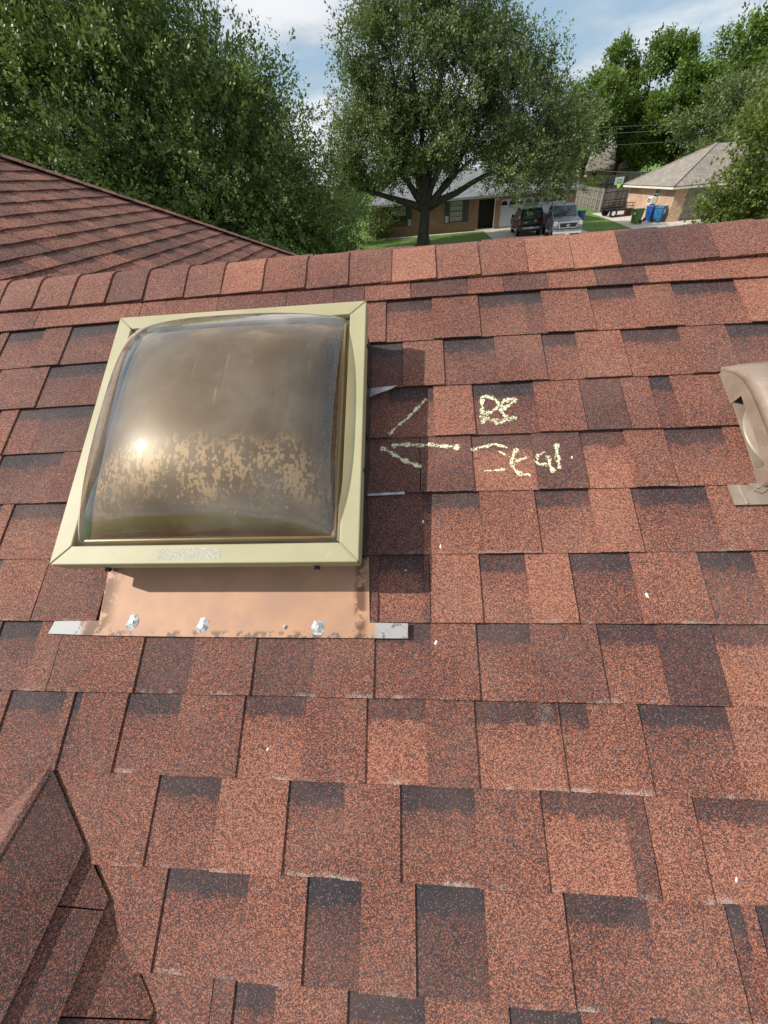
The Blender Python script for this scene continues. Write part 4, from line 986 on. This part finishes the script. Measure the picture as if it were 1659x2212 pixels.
# --- far house beyond the back fence, and another behind the big oak
def small_house(label, cx, cy, w, d, hw, hr, wm, rm, win):
    e = empty('brick_house', (cx, cy, 0), label=label, cat='house'); f_ = lambda a, z, dd: (a, cy - d / 2 + dd, z)
    b = MB(); facade(b, cx - w / 2, cx + w / 2, 0, hw, [win], f_); child(b, 'wall', wm, e)
    for p, q in (((cx - w / 2, cy + d / 2), (cx - w / 2, cy - d / 2)), ((cx + w / 2, cy - d / 2), (cx + w / 2, cy + d / 2)), ((cx + w / 2, cy + d / 2), (cx - w / 2, cy + d / 2))):
        b = MB(); b.quad((*p, 0), (*q, 0), (*q, hw), (*p, hw)); child(b, 'wall', wm, e)
    window(e, *win, f_, (M_DKGLASS, M_DKGLASS), 2, 2, M_WHITE, sill=False)
    x0, x1, y0, y1 = cx - w / 2 - .45, cx + w / 2 + .45, cy - d / 2 - .45, cy + d / 2 + .45; r = min(w, d) / 2 * .8
    p1, p2 = (x0 + r, cy, hr), (x1 - r, cy, hr); b = MB()
    b.quad((x0, y0, hw), (x1, y0, hw), p2, p1); b.quad((x1, y1, hw), (x0, y1, hw), p1, p2); b.quad((x0, y1, hw), (x0, y0, hw), p1); b.quad((x1, y0, hw), (x1, y1, hw), p2); child(b, 'roof', rm, e)
    b = MB(); b.box((cx, y0 - .01, hw - .09), (x1 - x0, .03, .16)); b.box((x0 - .01, cy, hw - .09), (.03, y1 - y0, .16)); child(b, 'fascia', M_TRIM, e)
small_house('far pinkish brick house with tan roof beyond the back fence', 30.4, 83, 7.4, 7, 3.0, 5.4, M_BRICK_TAN, M_ROOF_TAN, (27.4, 28.2, 1.7, 2.7))
small_house('far red-roofed house glimpsed through the big left oak', -17, 46, 12, 9, 2.6, 4.6, M_BRICK, comp_roof('red_far_roof', (.32, .16, .12), (.25, .12, .09)), (-18, -17, .9, 2.1))

# ------------------------------------------------------------------ fences
def fence(name, label, p0, p1, h, m, pw=.14, rails=(.35, 1.0, 1.65), rail_m=M_RAIL, post_step=2.4, side=1):
    p0, p1 = Vector((*p0, 0)), Vector((*p1, 0)); d = (p1 - p0); L = d.length; d.normalize(); nrm = Vector((-d.y, d.x, 0)) * side; rz = math.atan2(d.y, d.x)
    e = empty(name, p0, rz, label=label, cat='fence'); n = int(L / pw); k = side
    me = []
    for q in range(3):
        b = MB(); hh = h + (-.02, .015, .03)[q]; b.add([(-.066, -.009, .03), (.066, -.009, .03), (.066, -.009, hh - .04), (.04, -.009, hh), (-.04, -.009, hh), (-.066, -.009, hh - .04), (-.066, .009, .03), (.066, .009, .03), (.066, .009, hh - .04), (.04, .009, hh), (-.04, .009, hh), (-.066, .009, hh - .04)],
              [(0, 1, 2, 3, 4, 5), (11, 10, 9, 8, 7, 6)] + [(i, i + 6, (i + 1) % 6 + 6, (i + 1) % 6) for i in range(6)]); x = b.mesh('plank'); x.materials.append(m); me.append(x)
    for i in range(n):
        o = bpy.data.objects.new('plank', me[random.randrange(3)]); link(o); o.parent = e; o.location = (i * pw + pw / 2, random.uniform(-.004, .004), 0); o.rotation_euler = (0, random.uniform(-.012, .012), 0)
    for z in rails:
        b = MB(); b.box((L / 2, .035 * k, z), (L, .045, .09)); b.build('rail', m, e)
    x = 0.
    while x <= L + .01:
        b = MB(); b.box((x, .085 * k, h / 2), (.055, .055, h)); b.build('post', rail_m, e); x += post_step
    return e
fence('wooden_fence', 'grey plank fence with pale posts running back along the lawn', (19.3, 51.4), (20.5, 64), 1.88, M_WOOD, post_step=1.8)
fence('wooden_fence', 'grey plank fence panel behind the black trailer', (19.2, 51.2), (24.0, 51.2), 1.82, M_WOOD, side=1)
fence('wooden_fence', 'dark back fence behind the basketball hoop', (20.5, 68), (34, 68), 2.45, M_WOOD_DK, rail_m=M_WOOD_DK, side=-1)
b_f = empty('chain_gate', (13.9, 52, 0)); bpy.data.objects.remove(b_f)

# basketball hoop
hp_ = empty('basketball_hoop', (26.4, 66, 0), label='basketball hoop with pale backboard and lime-green net by the back fence', cat='hoop')
b = MB(); b.tube([(0, .3, 0), (0, .3, 1.9)], .05, 8); b.build('pole', M_SHUT, hp_)
b = MB(); b.box((0, .15, 1.85), (1.05, .04, .75)); bb = b.build('backboard', M_BOARD, hp_)
b = MB()
for c, s in (((0, .12, 1.98), (.46, .012, .035)), ((0, .12, 1.66), (.46, .012, .035)), ((-.22, .12, 1.82), (.035, .012, .30)), ((.22, .12, 1.82), (.035, .012, .30))): b.box(c, s)
b.build('target_frame', M_SHUT, bb)
b = MB(); n = 12
b.tube([(.23 * math.cos(i * math.tau / n), -.12 + .23 * math.sin(i * math.tau / n), 1.55) for i in range(n + 1)], .012, 6, False); b.build('rim', M_TAIL, hp_)
b = MB()
for i in range(n):
    for s in (1, -1):
        a0, a1 = i * math.tau / n, (i + s) * math.tau / n
        b.tube([(.23 * math.cos(a0), -.12 + .23 * math.sin(a0), 1.55), (.17 * math.cos(a1), -.12 + .17 * math.sin(a1), 1.3), (.13 * math.cos(a0), -.12 + .13 * math.sin(a0), 1.08)], .022, 4, False)
b.build('net', M_NET, hp_)
tree('shrub', 'yellow-green shrub against the dark back fence', (23.1, 66.8, 0), [(23.1, 66.8, 0), (23.1, 66.8, .5)], .05, [(23.1, 66.6, 1.3, .7, .5, .85), (23.5, 66.6, 1.0, .6, .5, .6)], 260, 10, .17, .4, M_LEAF_YEL, 51, cat='shrub', n_br=8)

# overhead lines
def wire(label, a, c, sag, r=.012, grp='power lines between the far trees', m=M_SHUT):
    a, c = Vector(a), Vector(c); pts = []
    for i in range(17):
        q = i / 16; p = a.lerp(c, q); p.z -= sag * 4 * q * (1 - q); pts.append(p)
    b = MB(); b.tube(pts, r, 5); b.build('power_line', m, None, label=label, cat='power line', group=grp)
M_WIRE = plain('pale_wire', (.25, .27, .26), .5)
wire('top power line crossing in front of the far trees', (14, 70, 7.6), (60, 70, 6.4), .35, m=M_WIRE)
wire('second power line just below the top one', (14, 70, 7.0), (60, 70, 5.9), .35, m=M_WIRE)
wire('lowest of the three straight power lines', (14, 70, 5.9), (60, 70, 4.8), .35, m=M_WIRE)
wire('sagging black service cable running to the tan hip roof', (19.5, 70, 4.5), (27.0, 47.5, 3.25), 1.0, .026, 'service cables')
b = MB(); b.tube([(26.2, 46.2, 3.1), (26.2, 46.2, 3.75)], .04, 6); b.tube([(26.2, 46.2, 3.7), (26.35, 46.1, 3.85), (26.45, 46.05, 3.72)], .05, 6); b.build('service_mast', M_STEEL, None, label='grey service mast on the tan hip roof', cat='mast')

# ------------------------------------------------------------------ yard things
def bin_(label, loc, rz, bm, lid_m, h=1.02, mark=None):
    e = empty('wheelie_bin', loc, rz, label=label, cat='bin', group='wheelie bins')
    b = MB(); b.box((0, 0, h * .46 + .04), (.46, .52, h * .88), top=1.28, topy=1.3); b.build('body', bm, e, bevel=.025)
    b = MB(); b.box((0, 0, h * .90), (.63, .70, .05)); b.build('rim', bm, e, bevel=.012)
    b = MB(); b.box((0, -.01, h * .955), (.64, .74, .06), top=.90); b.build('lid', lid_m, e, bevel=.02)
    b = MB(); b.tube([(-.26, .39, h * .9), (.26, .39, h * .9)], .018, 8); b.box((-.2, .36, h * .9), (.03, .06, .03)); b.box((.2, .36, h * .9), (.03, .06, .03)); b.build('handle', bm, e)
    for s in (-1, 1):
        b = MB(); b.cyl((s * .27, .25, .13), (1, 0, 0), .13, .05, 18); w = b.build('wheel', M_RUBBER, e)
        b = MB(); b.cyl((s * .30, .25, .13), (1, 0, 0), .05, .02, 10); b.build('hub', M_SHUT, w)
    if mark: mark(e)
    return e
def sticker(e):
    b = MB(); b.box((.05, -.326, .70), (.2, .006, .16)); o = b.build('sticker', M_WHITE, e)
def recycle(e):
    for q in range(3):
        a = q * math.tau / 3 + .5; b = MB(); c = Vector((.02 + .07 * math.cos(a), -.345, .74 + .07 * math.sin(a)))
        t_ = Vector((-math.sin(a), 0, math.cos(a))); r_ = Vector((math.cos(a), 0, math.sin(a)))
        p = [c - t_ * .06 - r_ * .02, c + t_ * .03 - r_ * .02, c + t_ * .03 - r_ * .045, c + t_ * .085, c + t_ * .03 + r_ * .045, c + t_ * .03 + r_ * .02, c - t_ * .06 + r_ * .02]
        b.add([tuple(x) for x in p] + [tuple(x + Vector((0, .03, 0))) for x in p], [tuple(range(7))] + [(i, i + 7, (i + 1) % 7 + 7, (i + 1) % 7) for i in range(7)]); b.build('recycling_arrow', M_WHITE, e)
    for z, w in ((.60, .30), (.565, .22)):
        b = MB(); b.box((.02, -.325, z), (w, .03, .018)); b.build('printed_line', M_WHITE, e)
bin_('green wheelie bin standing on the concrete driveway', (18.0, 39.9, .01), rad(-75), M_GREENB, M_GREENB, 1.0, sticker)
bin_('blue recycling bin with white recycling mark near the brick corner', (19.62, 39.75, .01), rad(35), M_BLUEB, M_TEALB, 1.05, recycle)
bin_('plain bright blue bin tucked behind the marked blue bin', (19.42, 40.75, .01), rad(20), M_BLUEB2, M_BLUEB2, 1.05)
bin_('blue bin standing on grass beside the grey pickup', (14.05, 41.6, .0), rad(40), M_BLUEB2, M_TEALB, 1.08)

# condenser unit by the brick house corner
cu = empty('condenser_unit', (-3.95, 46.6, 0), label='beige slatted air conditioning condenser left of the brick house', cat='condenser')
b = MB(); b.box((0, 0, .62), (.62, .62, .80)); b.build('core', M_SHUT, cu); b = MB(); b.box((0, 0, 1.06), (.74, .74, .08)); b.build('top', M_ACBEIGE, cu, bevel=.02); b = MB(); b.box((0, 0, .11), (.8, .8, .22)); b.build('pad', M_CONC, cu)
for k in range(9):
    b = MB(); b.box((0, -.34, .30 + k * .082), (.70, .03, .05)); b.build('slat', M_ACBEIGE, cu)
    b = MB(); b.box((-.34, 0, .30 + k * .082), (.03, .64, .05)); b.build('slat', M_ACBEIGE, cu)

# black utility trailer
tr = empty('utility_trailer', (19.45, 46.6, 0), label='black utility trailer with mesh sides parked by the plank fence', cat='trailer')
b = MB(); b.box((0, 0, .52), (3.0, 1.7, .08)); b.build('bed', M_BLACK, tr)
for y in (-.85, .85):
    b = MB(); top = 1.0 if y < 0 else 1.0
    for z in (.56, .78, 1.0): b.tube([(-1.5, y, z), (1.5, y, z)], .03, 6)
    for k in range(7): b.tube([(-1.5 + k * .5, y, .52), (-1.5 + k * .5, y, 1.0)], .025, 6)
    b.build('side_rail', M_BLACK, tr)
b = MB()
for z in (.6, 1.2, 1.78): b.tube([(-1.45, .9, z), (.5, .95, z)], .035, 6)
for k in range(14): b.tube([(-1.45 + k * .15, .9 + k * .004, .55), (-1.45 + k * .15, .9 + k * .004, 1.78)], .014, 5)
b.build('ramp_gate', M_BLACK, tr)
for y in (-.95, .95):
    b = MB(); b.cyl((-1.05, y, .32), (0, 1, 0), .32, .2, 20); w = b.build('wheel', M_RUBBER, tr); b = MB(); b.cyl((-1.05, y * 1.09, .32), (0, 1, 0), .17, .04, 14); b.build('rim', M_WHITE, w)
    b = MB(); b.box((-1.05, y, .70), (.85, .24, .03)); b.build('fender', M_BLACK, tr)
b = MB(); b.tube([(1.5, -.5, .48), (2.5, 0, .48), (1.5, .5, .48)], .04, 6); b.tube([(2.3, 0, .7), (2.3, 0, .03)], .03, 6); b.build('tongue', M_BLACK, tr)

# ------------------------------------------------------------------ vehicles
def wheels(e, xs, ys, r, rim_m):
    for y in ys:
        for s in (-1, 1):
            b = MB(); b.cyl((s * xs, y, r), (1, 0, 0), r, .24, 24); w = b.build('wheel', M_RUBBER, e, bevel=.03)
            b = MB(); b.cyl((s * (xs + .115), y, r), (1, 0, 0), r * .62, .03, 18); b.build('rim', rim_m, w)
            b = MB()
            for k in range(5):
                a = k * math.tau / 5; b.box((s * (xs + .134), y + .1 * math.cos(a), r + .1 * math.sin(a)), (.012, .05, .05))
            b.build('hub', M_SHUT, w)
# grey pickup, nose to the street (local -Y is the front)
pk = empty('pickup_truck', (11.15, 36.9, 0), rad(-6), label='silver-grey pickup truck facing the street on the driveway', cat='pickup')
tap = lambda lo, hi, k: (lambda a, z: 1 - k * max(0, min(1, (z - lo) / (hi - lo))))
b = MB(); b.prism([(-2.75, .55), (-2.82, .78), (-2.74, 1.06), (-2.55, 1.16), (-1.35, 1.28), (.95, 1.32), (.95, .5)], -.98, .98, tap=tap(.9, 1.35, .10)); b.build('body', M_TRUCK, pk, bevel=.06)
b = MB(); b.prism([(.98, .62), (.98, 1.34), (3.0, 1.34), (3.0, .62)], -.97, .97); b.build('cargo_bed', M_TRUCK, pk, bevel=.04)
b = MB(); b.prism([(-1.35, 1.26), (-.50, 1.84), (-.25, 1.93), (.70, 1.93), (.95, 1.80), (.98, 1.26)], -.90, .90, tap=tap(1.3, 1.95, .17)); b.build('cab', M_TRUCK, pk, bevel=.05)
b = MB(); b.quad((-.79, -1.335, 1.30), (.79, -1.335, 1.30), (.70, -.56, 1.835), (-.70, -.56, 1.835)); b.build('windscreen', M_CARGLASS, pk)
for s in (-1, 1):
    b = MB(); b.quad((s * .905, -1.05, 1.32), (s * .905, .80, 1.32), (s * .79, .66, 1.80), (s * .80, -.48, 1.80)); b.build('side_window', M_CARGLASS, pk)
    b = MB(); b.box((s * 1.03, -1.02, 1.36), (.18, .10, .28)); b.build('mirror', M_BLACK, pk, bevel=.03)
    b = MB(); b.prism([(s * .66, .88), (s * .95, .86), (s * .955, 1.08), (s * .70, 1.12)], -2.80, -2.58, 'y'); b.build('headlight', M_LENS, pk, bevel=.015)
    b = MB(); b.cyl((s * .82, -2.93, .50), (0, 1, 0), .08, .06, 14); b.build('fog_light', M_LENS, pk)
b = MB(); b.prism([(-.58, .72), (.58, .72), (.64, 1.10), (-.64, 1.10)], -2.90, -2.72, 'y'); gr = b.build('grille_surround', M_CHROME, pk, bevel=.03)
b = MB(); b.prism([(-.52, .765), (.52, .765), (.57, 1.01), (-.57, 1.01)], -2.915, -2.80, 'y'); b.build('grille', M_BLACK, gr)
for (rx_, rz_) in ((.105, .075), (.045, .075), (.085, .035)):
    b = MB(); n = 18; b.tube([(rx_ * math.cos(i * math.tau / n), -2.925, .89 + (.02 if rx_ == .085 else 0) + rz_ * math.sin(i * math.tau / n)) for i in range(n + 1)], .012, 5, False); b.build('emblem_ring', M_CHROME, gr)
b = MB(); b.box((0, -2.86, .60), (1.96, .16, .12)); b.build('bumper_trim', M_TRUCK, pk, bevel=.03)
b = MB(); b.box((0, -2.88, .48), (1.94, .20, .16)); b.build('bumper', M_CHROME, pk, bevel=.04)
b = MB(); b.box((0, -2.985, .40), (.34, .012, .12)); b.build('number_plate', M_WHITE, pk)
b = MB(); b.box((0, -2.80, .36), (1.5, .1, .12)); b.build('air_dam', M_BLACK, pk)
wheels(pk, .84, (-1.85, 1.95), .40, M_STEEL)
b = MB(); b.box((0, 0, .45), (1.5, 5.0, .2)); b.build('chassis', M_BLACK, pk)

# black SUV, tail to the street
sv = empty('suv', (9.25, 39.7, 0), rad(-3), label='black suv with roof rack parked tail out beside the pickup', cat='suv')
b = MB(); b.prism([(-2.22, .50), (-2.26, .80), (-2.24, 1.12), (1.0, 1.12), (2.05, 1.06), (2.22, .90), (2.25, .5)], -.93, .93, tap=tap(.9, 1.2, .05)); b.build('body', M_SUV, sv, bevel=.06)
b = MB(); b.prism([(-2.22, 1.10), (-2.02, 1.66), (-1.85, 1.76), (-.2, 1.80), (.25, 1.70), (1.0, 1.12)], -.87, .87, tap=tap(1.1, 1.8, .16)); b.build('cabin', M_SUV, sv, bevel=.05)
b = MB(); b.quad((-.70, -2.225, 1.15), (.70, -2.225, 1.15), (.62, -2.045, 1.62), (-.62, -2.045, 1.62)); b.build('rear_window', M_CARGLASS, sv)
for s in (-1, 1):
    b = MB(); b.quad((s * .865, -1.95, 1.15), (s * .865, -.85, 1.15), (s * .765, -.85, 1.66), (s * .775, -1.85, 1.64)); b.build('side_window', M_CARGLASS, sv)
    b = MB(); b.quad((s * .865, -.78, 1.15), (s * .865, .82, 1.15), (s * .775, .18, 1.64), (s * .765, -.78, 1.66)); b.build('side_window', M_CARGLASS, sv)
    b = MB(); b.prism([(s * .80, .78), (s * .94, .78), (s * .93, 1.16), (s * .84, 1.18)], -2.28, -2.12, 'y'); b.build('tail_light', M_TAIL, sv, bevel=.015)
    b = MB(); b.box((s * 1.0, .62, 1.20), (.18, .10, .17)); b.build('mirror', M_SUV, sv, bevel=.03)
    b = MB(); b.box((s * .80, -2.22, .58), (.30, .2, .28)); b.build('bumper_corner', M_SHUT, sv, bevel=.04)
    b = MB(); b.tube([(s * .95, -1.2, .38), (s * .95, 1.2, .38)], .04, 8); b.build('side_step', M_STEEL, sv)
b = MB(); b.box((0, -2.27, .58), (1.28, .22, .15)); b.build('bumper', plain('pale_grey_bumper', (.42, .42, .41), .5), sv, bevel=.03)
b = MB(); b.box((0, -2.386, .58), (.32, .012, .13)); b.build('number_plate', M_WHITE, sv)
b = MB(); b.box((-.42, -2.262, .92), (.30, .01, .045)); b.build('badge', M_STEEL, sv)
b = MB(); b.add([(.22, -2.268, 1.05), (.38, -2.268, 1.06), (.37, -2.268, .96), (.30, -2.268, .90), (.25, -2.268, .96)], [(0, 1, 2, 3, 4)]); b.build('badge', M_STEEL, sv)
b = MB()
for s in (-1, 1): b.tube([(s * .62, -1.8, 1.80), (s * .62, -1.7, 1.92), (s * .62, -.1, 1.94), (s * .62, 0, 1.82)], .025, 6)
for y in (-1.6, -1.15, -.7, -.25): b.tube([(-.62, y, 1.92), (.62, y, 1.92)], .02, 6)
b.build('roof_rack', M_STEEL, sv)
wheels(sv, .80, (-1.35, 1.35), .38, M_STEEL)
b = MB(); b.box((0, 0, .42), (1.5, 4.0, .2)); b.build('chassis', M_BLACK, sv)
